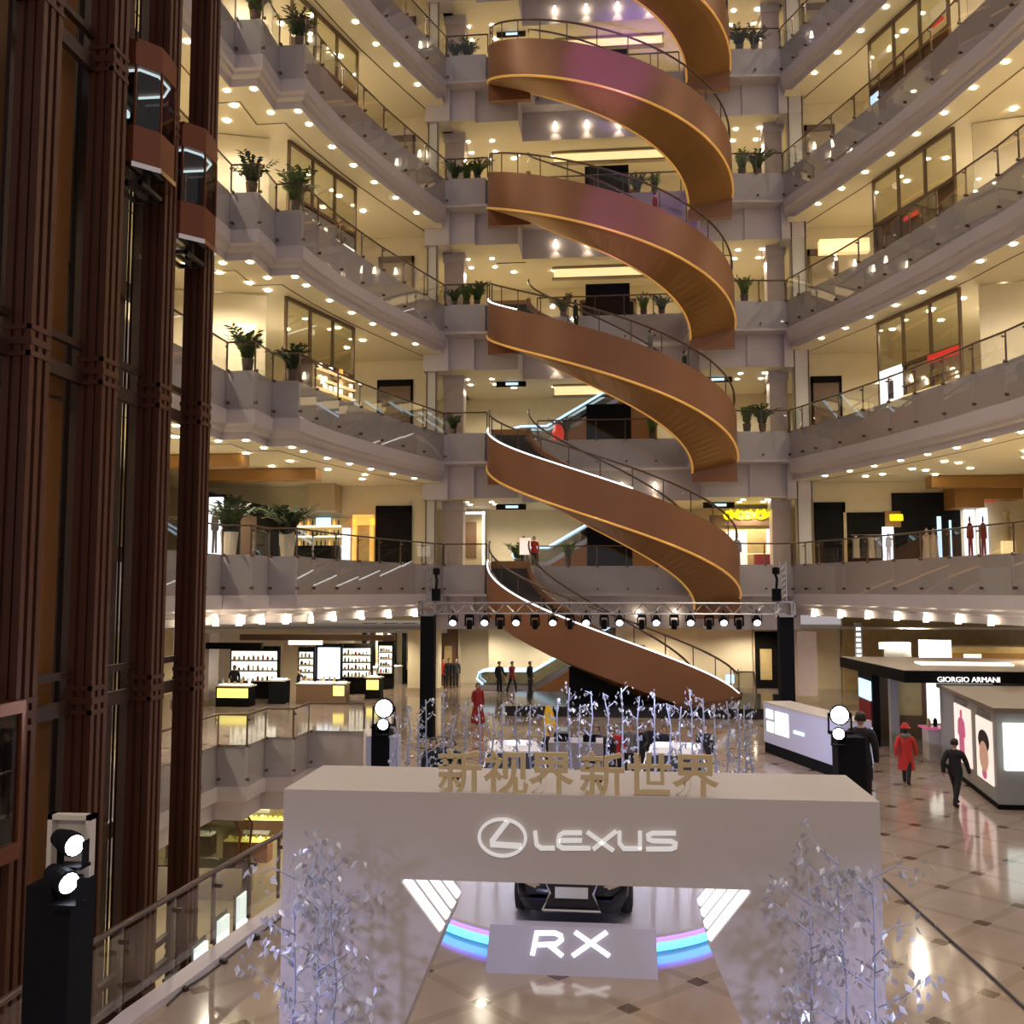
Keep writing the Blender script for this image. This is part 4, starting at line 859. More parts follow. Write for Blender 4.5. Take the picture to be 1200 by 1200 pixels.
for i, (x0, x1, y, z0, z1, m, lab) in enumerate(((-19.5,-11.2,49.6,3.0,3.3,'shop_brown','brown hanging header over the cosmetics shelves'),(-17.5,-9.5,55.5,3.15,3.57,'screen_blue','blue-lit ceiling header at the back of the hall'),(-19.8,-17,46.0,2.75,3.05,'shop_dark','black header above the wide lit cosmetics shelf'))):
    tag(MB().box(x0,x1,y,y+.3,z0,z1).build('header', m if m != 'screen_blue' else 'wall_lilac'), lab, 'header')
# doors in the ground-floor back wall
for a_, b_, m, lab in (((515,737),(537,812),'shop_brown','shop doorway with dark interior left of the lowest escalator'),((884,740),(914,830),'shop_dark','shop doorway with dark interior right of the lowest escalator')):
    p, q_ = atY(*a_, 57.3), atY(*b_, 57.3); t = thing('shop_doorway', lab, 'doorway', ((p.x+q_.x)/2,57.3,0)); MB().box(p.x,q_.x,57.35,57.48,0,p.z).build('opening', m, t)
    MB().box(p.x-.12,p.x,57.2,57.48,0,p.z+.1).build('jamb', 'cream_dark', t); MB().box(q_.x,q_.x+.12,57.2,57.48,0,p.z+.1).build('jamb', 'cream_dark', t); MB().box(p.x+.3,q_.x-.4,57.28,57.35,.5,p.z-1).build('display', 'shop_gold', t)
# ================================================================== BASEMENT SEEN THROUGH THE VOID
def showcase(x, y, w, m, glow, lab, seed, rz=0):
    t = local('jewel_showcase', lab, 'showcase', (x, y, -6.2), rz); r = random.Random(seed)
    MB().box(-w/2,w/2,-.35,.35,0,.85).build('body', m, t); MB().box(-w/2+.03,w/2-.03,-.32,.32,.85,.93).build('light_bed', glow, t)
    mb = MB()
    for s in (-1, 1): mb.box(-w/2,w/2,s*.34-.01,s*.34+.01,.93,1.2)
    mb.box(-w/2,w/2,-.35,.35,1.2,1.22); mb.build('glass_top', 'glass_shop', t)
    for i in range(int(w*4)): q = MB(); q.lathe([(0,0),(.06,0),(.04,.12),(0,.15)], 6, (-w/2+.1+(w-.2)*(i+.5)/int(w*4), r.uniform(-.15,.15), .93)); q.build('jewel_stand', r.choice(['shelf_glow','shop_gold','counter_white']), t)
showcase(-16.0,42.2,2.0,'orange_wall','yellow_glow','orange-fronted showcase with glowing top in the lower floor',1)
showcase(-16.2,46.2,3.6,'shop_brown','yellow_glow','long showcase with glowing gold top behind the orange one, lower floor',2)
showcase(-18.6,43.0,1.4,'shop_brown','shelf_glow','small showcase with white glow at the left, lower floor',3)
showcase(-13.2,44.4,1.6,'shop_brown','yellow_glow','showcase with glowing top nearest the arch, lower floor',4)
t = thing('lit_cabinet', 'pale glowing wall cabinet on the lower floor beside the railing', 'cabinet', (-16.6,47.5,-6.2)); MB().box(-18.4,-13.6,47.4,47.9,-6.2,-3.3).build('body', 'cream', t); MB().box(-16.2,-14.4,47.34,47.4,-5.2,-3.6).build('lit_panel', 'niche', t); MB().box(-18.2,-16.9,47.34,47.4,-5.2,-3.6).build('lit_panel', 'shelf_glow', t)
for i in range(5):
    y = 20+i*2.0; x = -8.4-.25*i; t = thing('lower_shop_panel', ('nearest','second','third','fourth','farthest')[i]+' pale glowing panel below the near railing', 'panel', (x,y,-4)); MB().box(x-1.4,x-1.3,y-.32,y+.32,-5.6,-3.2).build('light_panel', 'lightbox', t); MB().box(x-1.45,x-1.41,y-.42,y+.42,-5.7,-3.1).build('frame', 'elev_dark', t)
t = thing('lower_escalator', 'glass-sided escalator end with bronze frame below the far ground-floor edge', 'escalator', (-15.4,38.8,-6.2))
for y in (36.8, 38.0):
    MB().prismY([(-17.8,-5.0),(-14.5,-5.0),(-14.3,-3.7),(-14.6,-3.1),(-17.8,-3.35)], y-.02, y+.02).build('glass_side', 'glass_dim', t)
    mb = MB(); mb.tube([(-17.8,y,-3.3),(-14.6,y,-3.1),(-14.25,y,-3.6),(-14.4,y,-5.0)], .05); mb.build('handrail', 'elev_copper', t); mb = MB(); mb.box(-17.8,-14.2,y-.1,y+.1,-6.2,-5.0); mb.build('skirt', 'steel', t)
# ================================================================== KIOSKS ON THE RIGHT
def pface(t, x, y0, y1, z0, z1, m, nm, dx=-.03): return MB().box(x+dx,x,y0,y1,z0,z1).build(nm, m, t)
t = thing('beauty_kiosk', 'brown-roofed kiosk with white lettering on its canopy edge, right side', 'kiosk', (11.5,33,0))
cz = 2.62; a = atZ(1060,800,cz); b = atZ(997,779,cz+.3)
roof = [(a.x,a.y),(15.5,a.y-.4),(16.2,39),(b.x+.3,39.5)]
mb = MB(); mb.prism(roof, cz, cz+.38); mb.build('canopy', 'shop_dark', t); MB().prism(roof, cz+.381, cz+.40).build('roof_sheet', 'canopy', t)
mb = MB(); mb.prism([(a.x+1.2,a.y+2.2),(a.x+4.2,a.y+2.0),(a.x+4.4,a.y+3.0),(a.x+1.3,a.y+3.3)], cz+.41, cz+.46); mb.build('roof_light', 'shelf_glow', t)['label'] = 'long white light box on the roof'
text_mesh('GIORGIO ARMANI', 'canopy_letters', .235, .02, 'letter_white', t, (atZ(1146,803,cz+.05).x+.05, a.y-.27, cz+.06))
for x, y in ((9.75,35.4),(9.9,38.6),(15.4,a.y+.6)): MB().box(x-.14,x+.14,y-.14,y+.14,0,cz).build('column', 'kiosk_grey', t)
MB().box(9.8,14.5,38.5,38.8,0,cz).build('rear_wall', 'shop_brown', t)
MB().box(9.35,9.6,36.6,38.6,.0,cz).build('side_wall', 'black', t)
for k, (z0, z1, m) in enumerate(((1.6,2.3,'screen_blue'),(.75,1.55,'cloth_crimson'),(.1,.65,'screen_blue'))): MB().box(9.30,9.35,36.75,38.4,z0,z1).build('side_poster', m, t)
for x0, x1, z0, z1, m in ((10.6,11.6,.9,2.4,'shop_gold'),(11.8,12.3,.9,2.4,'poster_pink'),(12.5,14.2,.8,2.5,'shelf_glow')): MB().box(x0,x1,38.4,38.5,z0,z1).build('lit_panel', m, t)
MB().box(10.4,13.6,33.8,34.5,0,1.0).build('counter', 'counter_white', t); MB().box(10.3,13.7,33.7,34.6,1.0,1.06).build('counter_top', 'poster_pink', t)
for i in range(12): mb = MB(); mb.lathe([(0,0),(.07,0),(.07,.2),(.03,.26),(0,.3)], 6, (10.5+i*.26,34.1+.15*(i%2),1.06)); mb.build('bottle', ('shop_gold','black','steel')[i%3], t)
MB().box(11.2,12.2,36.2,36.5,.9,2.3).build('glow_screen', 'shelf_glow', t)
# near kiosk with posters
kx, ky = 9.85, 26.55; kh = 2.45
t = thing('poster_kiosk', 'grey kiosk with two beauty posters and a large light box, right picture edge', 'kiosk', (kx,ky,0))
MB().prism([(kx,ky),(kx+4,ky-.1),(kx+4.4,33),(kx+.75,33.2)], .12, kh).build('body', 'kiosk_grey', t); MB().prism([(kx-.06,ky-.06),(kx+4,ky-.2),(kx+4.5,33.1),(kx+.68,33.3)], kh, kh+.12).build('roof', 'canopy', t); MB().prism([(kx-.03,ky-.03),(kx+4,ky-.13),(kx+4.4,33),(kx+.72,33.2)], 0, .12).build('base', 'shop_dark', t)
uk = Vector((.75,6.65)).normalized()
def onk(s0, s1, z0, z1, m, nm, d=.03):
    n_ = Vector((-uk.y, uk.x)); A = Vector((kx,ky))+uk*s0; B = Vector((kx,ky))+uk*s1; return MB().prism([A+n_*d, B+n_*d, B-n_*.01, A-n_*.01], z0, z1).build(nm, m, t)
onk(.35,2.0,.5,2.15,'poster_warm','poster')['label'] = 'pale poster of a face'; onk(2.6,4.6,.55,2.2,'poster_warm','poster')['label'] = 'pale poster with pink-clad figure'
def onkp(poly, m, nm, d):
    n_ = Vector((-uk.y, uk.x)); f = lambda q, e: (kx+uk.x*q[0]+n_.x*e, ky+uk.y*q[0]+n_.y*e, q[1]); n = len(poly)
    mb = MB(); mb.add([f(q, d) for q in poly]+[f(q, d-.02) for q in poly], [tuple(range(n)), tuple(range(n, 2*n))[::-1]]+[(i,(i+1)%n,n+(i+1)%n,n+i) for i in range(n)]); return mb.build(nm, m, t)
onkp(ell(.72,1.62,.75,1.55), 'figure_skin', 'poster_face', .05); onkp(ell(.62,1.72,1.25,1.85), 'hair', 'poster_hair', .045); onkp(ell(.95,1.4,.55,.85), 'poster_pink', 'poster_collar', .047); onkp(sil(2.9,4.4,.65,2.1), 'poster_pink', 'poster_figure', .05)
onk(.5,1.8,2.2,2.38,'steel','sign_strip',.04); onk(3,4.6,2.24,2.4,'steel','sign_strip',.04)
MB().box(kx+.15,kx+3.6,ky-.17,ky-.02,1.0,2.2).build('light_box', 'lightbox', t)['label'] = 'large pale green-white light box'
# mid-right far desk lines and things behind kiosks
t = thing('far_display', 'bright white stand signs beyond the kiosk roof, far right', 'display', (14,46,0)); MB().box(12.6,13.8,47,47.3,0,3.2).build('post', 'kiosk_grey', t); MB().box(14.2,15.6,47,47.2,2.5,3.3).build('light_box', 'shelf_glow', t); MB().box(12.3,13.6,46.7,46.8,2.9,3.2).build('light_box', 'shelf_glow', t)
t = thing('vertical_sign', 'tall narrow black sign with white marks right of the stone pier', 'sign', (12.2,50,0)); MB().box(12.0,12.35,50,50.1,1.8,4.0).build('board', 'kiosk_grey', t)
for i in range(7): MB().box(12.07,12.28,49.97,50,2.0+i*.27,2.15+i*.27).build('mark', 'poster_lit', t)
for x0,x1,y,m,lab in ((16,21,49,'shop_gold','tan shop block beyond the kiosks, far right'),(20,24,44,'shop_brown','brown shop block beyond the kiosk roof at the right picture edge')):
    t = thing('shop_block', lab, 'shop', ((x0+x1)/2,y,0)); MB().box(x0,x1,y,y+1.5,0,2.9).build('body', m, t); MB().box(x0+.2,x1-.2,y-.05,y,2.2,2.6).build('sign_band', 'orange_beam', t); MB().box(x0+.8,x0+1.6,y-.1,y-.05,2.25,2.55).build('lamp', 'shelf_glow', t)
# long lilac display wall
w0, w1 = Vector((5.25,35.1)), Vector((6.72,30.0)); u = (w1-w0).normalized(); nn = Vector((u.y,-u.x)); nn = nn if nn.x < 0 else -nn; hh = 1.68
t = thing('display_wall', 'long lilac display wall with bright screens, right of the silver trees', 'wall', (*w0, 0)); bk = -nn*1.0
MB().prism([w0, w1, w1+bk, w0+bk], .35, hh).build('panel', 'wall_lilac', t); MB().prism([w0+nn*.02+u*.1, w1, w1+bk, w0+bk], 0, .35).build('base', 'black', t); MB().prism([w0+nn*.02, w1+nn*.02, w1+bk, w0+bk], hh, hh+.05).build('top', 'arch', t)
def onw(s0, s1, z0, z1, m, nm): return MB().prism([w0+u*s0+nn*.03, w0+u*s1+nn*.03, w0+u*s1, w0+u*s0], z0, z1).build(nm, m, t)
onw(.95,1.9,.75,1.5,'strip_white','screen')['label'] = 'bright white screen'; onw(.25,.75,1.2,1.5,'shelf_glow','screen'); onw(.3,.8,.75,1.1,'shelf_glow','screen'); onw(2.3,3.0,.95,1.05,'screen_blue','lettering')
# ================================================================== STAGE LIGHTING AND TRUSS
def head(t, c, aim, r=.13, m='lamp_cold'):
    c = Vector(c); d = Vector(aim).normalized(); R = d.to_track_quat('Z', 'Y').to_matrix()
    mb = MB(); mb.lathe([(0,-.3),(r*.8,-.28),(r*1.15,-.1),(r*1.15,.0),(r,.02),(0,.02)], 14); mb.v = [tuple(c+R@Vector(v)) for v in mb.v]; h = mb.build('lamp_head', 'black', t)
    mb = MB(); mb.lathe([(0,.022),(r*.95,.022),(r*.95,.03),(0,.035)], 14); mb.v = [tuple(c+R@Vector(v)) for v in mb.v]; mb.build('lens', m, h)
    mb = MB(); mb.box(c.x-r*1.3,c.x-r*1.2,c.y-.06,c.y+.06,c.z-r*1.9,c.z+.05); mb.box(c.x+r*1.2,c.x+r*1.3,c.y-.06,c.y+.06,c.z-r*1.9,c.z+.05); mb.box(c.x-r*1.3,c.x+r*1.3,c.y-.1,c.y+.1,c.z-r*2.1,c.z-r*1.8); mb.build('yoke', 'black', h)
def pedestal(px0, px1, ytop, Y, heads, lab, frame=None, sides=False):
    a, b = atY(px0, ytop, Y), atY(px1, ytop, Y); w = b.x-a.x; cx = (a.x+b.x)/2
    t = thing('moving_light_tower', lab, 'stage light', (cx, Y, 0)); MB().box(a.x,b.x,Y-w/2,Y+w/2,0,a.z).build('black_cover', 'black', t)
    MB().box(a.x-.06,b.x+.06,Y-w/2-.06,Y+w/2+.06,0,.05).build('base_plate', 'steel', t)
    if frame:
        z1 = a.z+frame; mb = MB(); mb.box(a.x,a.x+.05,Y+w/2-.14,Y+w/2,a.z,z1); mb.box(b.x-.05,b.x,Y+w/2-.14,Y+w/2,a.z,z1); mb.box(a.x,b.x,Y+w/2-.14,Y+w/2,z1-.05,z1); mb.box(a.x,b.x,Y+w/2-.03,Y+w/2,a.z,z1); mb.build('cover_frame', 'pot_white', t)
    if sides:
        mb = MB(); mb.box(a.x-.14,a.x-.005,Y-w/2,Y+w/2,0,a.z-.25); mb.box(b.x+.005,b.x+.2,Y-w/2,Y+w/2,0,a.z-.25); mb.build('side_panel', 'wall_lilac', t)
    for (x, y, dy, aim, r) in heads: p = atY(x, y, Y-w/2-dy); head(t, p, aim, r)
    return t
pedestal(47, 98, 1030, 9.6, ((86,990,-.06,(1,-.55,-.15),.105),(79,1034,.10,(1,-.5,-.25),.105)), 'black-covered light tower with two glowing heads, beside the near railing', .62)
pedestal(438, 459, 850, 24.5, ((450,830,.0,(.1,-1,.05),.22),(449,849,.14,(.1,-1,.0),.13)), 'light tower with white side panels and dazzling lamp, left of the silver trees', None, True)
pedestal(978, 1010, 862, 25.5, ((984,838,.0,(-.2,-1,.1),.22),(983,860,.14,(-.3,-1,.0),.14)), 'black light tower with dazzling lamp, right of the lilac display wall')
# truss
TY = 37.0; zt = atY(700,713,37.0).z; xl, xr = atY(502,715,TY).x, atY(920,715,TY).x
t = thing('lighting_truss', 'long horizontal lattice truss carrying the row of stage lamps', 'truss', ((xl+xr)/2, TY, zt))
mb = MB()
for dy in (-.2,.2):
    for dz in (-.2,.2): mb.tube([(xl,TY+dy,zt+dz),(xr,TY+dy,zt+dz)], .03, 6)
mb.build('chord', 'steel', t)
mb = MB(); n = 36
for i in range(n):
    x0, x1 = xl+(xr-xl)*i/n, xl+(xr-xl)*(i+1)/n; s = 1 if i % 2 else -1
    for dy in (-.2,.2): mb.tube([(x0,TY+dy,zt-.2*s),(x1,TY+dy,zt+.2*s)], .014, 4)
    for dz in (-.2,.2): mb.tube([(x0,TY-.2*s,zt+dz),(x1,TY+.2*s,zt+dz)], .014, 4)
mb.build('lattice', 'steel', t)
for x, sd in ((xl,'left'),(xr,'right')):
    t = thing('truss_tower', f'black-wrapped {sd} tower holding up the lighting truss', 'tower', (x, TY, 0)); MB().box(x-.26,x+.26,TY-.26,TY+.26,0,zt-.3).build('black_cover', 'black', t); MB().box(x-.4,x+.4,TY-.4,TY+.4,0,.04).build('base_plate', 'steel', t)
    mb = MB(); 
    for dx in (-.3,.3):
        for dy in (-.3,.3): mb.box(x+dx-.03,x+dx+.03,TY+dy-.03,TY+dy+.03,zt-.3,zt+.27)
    mb.box(x-.33,x+.33,TY-.33,TY+.33,zt+.22,zt+.28); mb.box(x-.33,x+.33,TY-.33,TY+.33,zt-.3,zt-.23); mb.build('sleeve_block', 'steel', t)
    mb = MB(); 
    for dx in (-.12,.12): mb.box(x+dx-.02,x+dx+.02,TY+.3,TY+.34,zt+.28,zt+1.75)
    for k in range(6): mb.tube([(x-.12,TY+.32,zt+.32+k*.22),(x+.12,TY+.32,zt+.54+k*.22)], .012, 4)
    mb.build('mast', 'steel', t)
    s = 1 if sd == 'left' else -1; xx = x+s*.3
    h = thing('hung_speaker', f'small black speaker and clamp hung above the {sd} end of the truss', 'speaker', (xx, TY, zt+.3)); MB().box(xx-.15,xx+.15,TY-.15,TY+.15,zt+.28,zt+.75).build('cabinet', 'black', h); mb = MB(); mb.tube([(xx,TY,zt+.75),(xx+.03,TY,zt+1.1),(xx-.05,TY,zt+1.35)], .05, 6); mb.lathe([(0,zt+1.25),(.14,zt+1.3),(.14,zt+1.52),(0,zt+1.56)], 8, (xx,TY,0)); mb.build('bracket', 'black', h)
pr = local('stage_lamp', 'lit round stage lamp hanging from the lighting truss', 'stage light', (0,0,-50), 0, 'lit lamps on the truss')
mb = MB(); R = Vector((0,-1,-.75)).to_track_quat('Z','Y').to_matrix(); mb.lathe([(0,-.3),(.10,-.28),(.155,-.08),(.165,.08),(.15,.1),(0,.1)], 12); mb.v = [tuple(R@Vector(v)) for v in mb.v]; mb.build('can', 'black', pr, True)
mb = MB(); mb.lathe([(0,.1),(.125,.1),(.12,.12),(0,.14)], 12); mb.v = [tuple(R@Vector(v)) for v in mb.v]; mb.build('lens', 'par_lens', pr)
mb = MB(); mb.box(-.19,-.165,-.03,.03,-.02,.3); mb.box(.165,.19,-.03,.03,-.02,.3); mb.box(-.19,.19,-.03,.03,.28,.32); mb.box(-.03,.03,-.03,.03,.3,.42); mb.build('bracket', 'black', pr)
md = local('unlit_moving_head', 'dark unlit moving head hanging between the lit lamps on the truss', 'stage light', (0,0,-50), 0, 'unlit moving heads on the truss')
MB().box(-.16,.16,-.12,.12,.2,.36).build('base', 'black', md); mb = MB(); mb.box(-.18,-.13,-.06,.06,-.12,.22); mb.box(.13,.18,-.06,.06,-.12,.22); mb.build('yoke', 'black', md)
mb = MB(); mb.lathe([(0,-.2),(.1,-.18),(.12,0),(.10,.16),(0,.18)], 10, (0,0,-.05)); mb.build('lamp_head', 'black', md, True)
for i, x in enumerate((531,568,605,648,687,726,769,809,848,887)): p = atY(x, 729, TY); q_ = (p.x, TY, p.z+.03); (setattr(pr, 'location', q_) if i == 0 else dup(pr, q_)); spot('stage_beam', (p.x, TY-.1, p.z-.1), 300, (.72,.76,1), 45, .5, .1, (p.x*.6-.1, TY-12, 0))
for i, x in enumerate((550,586,627,668,708,752,790,831,866)): p = atY(x, 730, TY); q_ = (p.x, TY, p.z); (setattr(md, 'location', q_) if i == 0 else dup(md, q_))
# ================================================================== SILVER TREES
def leafs(mb, r, c, n, spread, size):
    for _ in range(n):
        p = Vector(c)+Vector((r.gauss(0,spread),r.gauss(0,spread),r.gauss(0,spread*.8))); R = Euler((r.uniform(-.9,.9),r.uniform(-.9,.9),r.uniform(0,6.3))).to_matrix(); s = size*r.uniform(.7,1.3)
        v = [p+R@Vector(k) for k in ((0,0,0),(s*.35,0,-s*.5),(0,.1*s,-s*1.25),(-s*.35,0,-s*.5))]; mb.add(v, [(0,1,2),(0,2,3)])
def silver_tree(seed, h, nbr, nleaf, lsize, rad, label, group, spread=.09, zlo=.12, bl=1.0):
    r = random.Random(seed); t = local('silver_tree', label, 'tree', (0,0,-60), 0, group)
    tr = [(r.uniform(-.01,.01)*k, r.uniform(-.01,.01)*k, h*k/6) for k in range(7)]; mb = MB(); mb.tube(tr, [rad*(1-.1*k) for k in range(7)], 6); mb.build('trunk', 'silver_bark', t, True)
    br = MB(); lf = MB()
    for i in range(nbr):
        z = h*(zlo+(1-zlo)*(i+.6)/nbr); k = z/h*6; a = tr[int(min(5,k))]; an = r.uniform(0,6.28); ln = r.uniform(.15,.38)*bl; p = (a[0],a[1],z); q_ = (a[0]+ln*math.cos(an), a[1]+ln*math.sin(an), z+ln*r.uniform(.3,.9)); m = (a[0]+ln*.55*math.cos(an), a[1]+ln*.55*math.sin(an), z+ln*.35)
        br.tube([p, m, q_], [rad*.5,rad*.4,rad*.2], 4); leafs(lf, r, q_, nleaf, spread, lsize); leafs(lf, r, m, max(1, nleaf//2), spread*.8, lsize)
    br.build('branch', 'silver_bark', t); lf.build('foliage', 'silver', t); return t
GF_ = ['tallest','leftmost','middle']
FT = [silver_tree(i+11, 3.15, 22, 9, .066, .016, '', None, .075) for i in range(3)]
for k, (i, x, y, Y, lab) in enumerate(((0,394,1012,8.75,'silver-leaved tree at the left arch leg, right of its three'),(1,372,1008,8.6,'silver-leaved tree at the left arch leg, middle of its three'),(2,347,1022,8.7,'silver-leaved tree at the left arch leg, outermost of its three'),(0,988,1005,8.75,'silver-leaved tree at the right arch leg, middle of its three'),(2,1020,1022,8.6,'silver-leaved tree at the right arch leg, outermost of its three'),(1,947,1035,8.8,'silver-leaved tree at the right arch leg, innermost of its three'))):
    p = atY(x, y, Y); s = p.z/3.15; loc = (p.x, Y, 0)
    if k < 3: o = FT[i]; o.location = loc; o.scale = (1,1,s); o['label'] = lab; o['group'] = 'silver trees before the arch'
    else: dup(FT[i], loc, 2.1*k, lab, 'silver trees before the arch', (1,1,s))
ST = [silver_tree(i+31, 3.0, 10, 5, .07, .034, 'bare silver stage tree in the row behind the arch', 'silver stage trees behind the arch', .05, .35, .55) for i in range(4)]
used = set(); r = random.Random(5)
for k, (x, y) in enumerate(((466,838),(478,826),(490,842),(500,820),(520,812),(532,838),(546,822),(562,828),(577,835),(590,824),(606,820),(622,826),(637,838),(652,818),(667,806),(680,826),(692,810),(710,812),(728,806),(748,816),(767,812),(783,824),(798,828),(809,808),(823,818),(838,826),(852,822),(864,828),(872,826),(880,834))):
    Y = r.uniform(21.65,22.15) if x > 540 else r.uniform(22,23.2); p = atY(x, y, Y); i = k % 4; s = p.z/3.0; loc = (p.x, Y, 0)
    if i not in used: used.add(i); ST[i].location = loc; ST[i].scale = (1,1,s)
    else: dup(ST[i], loc, r.uniform(0,6), None, None, (1,1,s))
# ================================================================== POTTED PLANTS
def palm(seed, h, n, pot, leafm, wide=1.0, ph=.42, pr_=.2):
    r = random.Random(seed); t = local('potted_palm', '', 'plant', (0,0,-70)); mb = MB(); mb.lathe([(0,0),(pr_*.75,0),(pr_,ph),(pr_*1.05,ph+.03),(pr_*.9,ph+.03),(pr_*.85,ph-.04),(0,ph-.04)], 12); po = mb.build('pot', pot, t)
    mb = MB(); mb.lathe([(0,ph-.03),(pr_*.84,ph-.03),(0,ph-.01)], 10); mb.build('soil', 'soil', po)
    st = MB(); lf = MB()
    for i in range(n):
        an = 2*PI*i/n+r.uniform(-.4,.4); ln = h*r.uniform(.55,1.0); out = ln*r.uniform(.25,.75)*wide; pts = []
        for k in range(6):
            f = k/5; pts.append(Vector((out*f**1.3*math.cos(an), out*f**1.3*math.sin(an), ph+ln*(f-.38*wide*f*f*r.uniform(.8,1.1)))))
        st.tube(pts, [.012,.011,.009,.008,.006,.004], 4)
        for k in range(1, 6):
            a, b = pts[k-1], pts[k]; d = (b-a).normalized(); sd = d.cross(Vector((0,0,1))).normalized()
            for s in (-1, 1):
                for f in (.3,.8):
                    p = a.lerp(b, f); e = p+sd*s*.26*h/1.6+d*.2*h/1.6+Vector((0,0,r.uniform(-.1,.05))); m = p.lerp(e, .5); w = d*.05*h/1.3; lf.add([p, m-w, e, m+w], [(0,1,2,3)])
    st.build('stem', leafm, t); lf.build('foliage', leafm, t); return t
PA = palm(1, 1.5, 22, 'pot_dark', 'leaf'); PB = palm(2, 1.35, 20, 'pot_dark', 'leaf_dark'); PC = palm(3, 1.9, 22, 'pot_white', 'leaf_dark', 1.1, .8, .32); PD = palm(4, 1.3, 13, 'pot_dark', 'leaf_light', .6)
first = {}
def plant(pa, loc, lab, s=1, rz=0, group=None):
    if pa.name not in first: first[pa.name] = 1; KIDS[pa.name] = [(c, children(c)) for c in children(pa)]; pa.location = loc; pa['label'] = lab; pa.rotation_euler = (0,0,rz); pa.scale = (s,)*3; return pa
    return dup(pa, loc, rz, lab, group, s)
for n, x1, x2 in ((3,-13.45,-12.45),(4,-13.55,-12.45),(5,-13.5,-12.4)):
    plant(PA if n % 2 else PB, (-13.75,35.15,L[n]+.02), f'feathery potted palm on the outer step of the {ORD[n]}-level left balcony', 1.15, n)
    plant(PB if n % 2 else PA, (-12.65,37.05,L[n]+.02), f'bushy potted palm on the inner step of the {ORD[n]}-level left balcony', 1.15, n+2)
plant(PC, (-14.5,35.6,L[2]+.02), 'large palm in white tub, left of two before the dark boutique', 1.05, 0); plant(PC, (-12.9,37.6,L[2]+.02), 'large palm in white tub, right of two before the dark boutique', 1.05, 2)
for n, k in ((6,2),(5,3),(4,3),(3,1)):
    for i in range(k): plant((PB if n == 6 else PD if i % 2 else PA), (-8.35+i*.62,50.75+.3*(i%2),L[n]), (('left','middle','right')[i] if k > 1 else 'single')+f' potted plant at the railing left of the spiral, {ORD[n]} level', (.8,1,.9)[i], i+n)
for n, k in ((6,2),(5,2),(4,1),(3,2)):
    for i in range(k): plant((PB if n == 6 else PA if i % 2 else PD), (7.15+i*.8,51.5,L[n]), (('left','right')[i] if k > 1 else 'single')+f' potted plant at the railing right of the spiral, {ORD[n]} level', (1.1,1.0)[i], i*2+n)
for n, xs in ((5,(1.6,2.6)),(4,(-2.6,1.9,2.9)),(3,(-2.6,2.3)),(2,(-5.2,-2.4))):
    for i, x in enumerate(xs): plant((PA, PD, PB)[i%3], (x,53.6,L[n]), ('first','second','third')[i]+f' potted plant from the left behind the spiral railing, {ORD[n]} level', .95, x)
tag(MB().lathe([(0,0),(.28,0),(.34,.5),(.2,.95),(0,1.0)], 12, (-2.9,53.4,L[3])).build('red_urn', 'red_sign'), 'bright red urn behind the spiral railing, third level', 'urn')
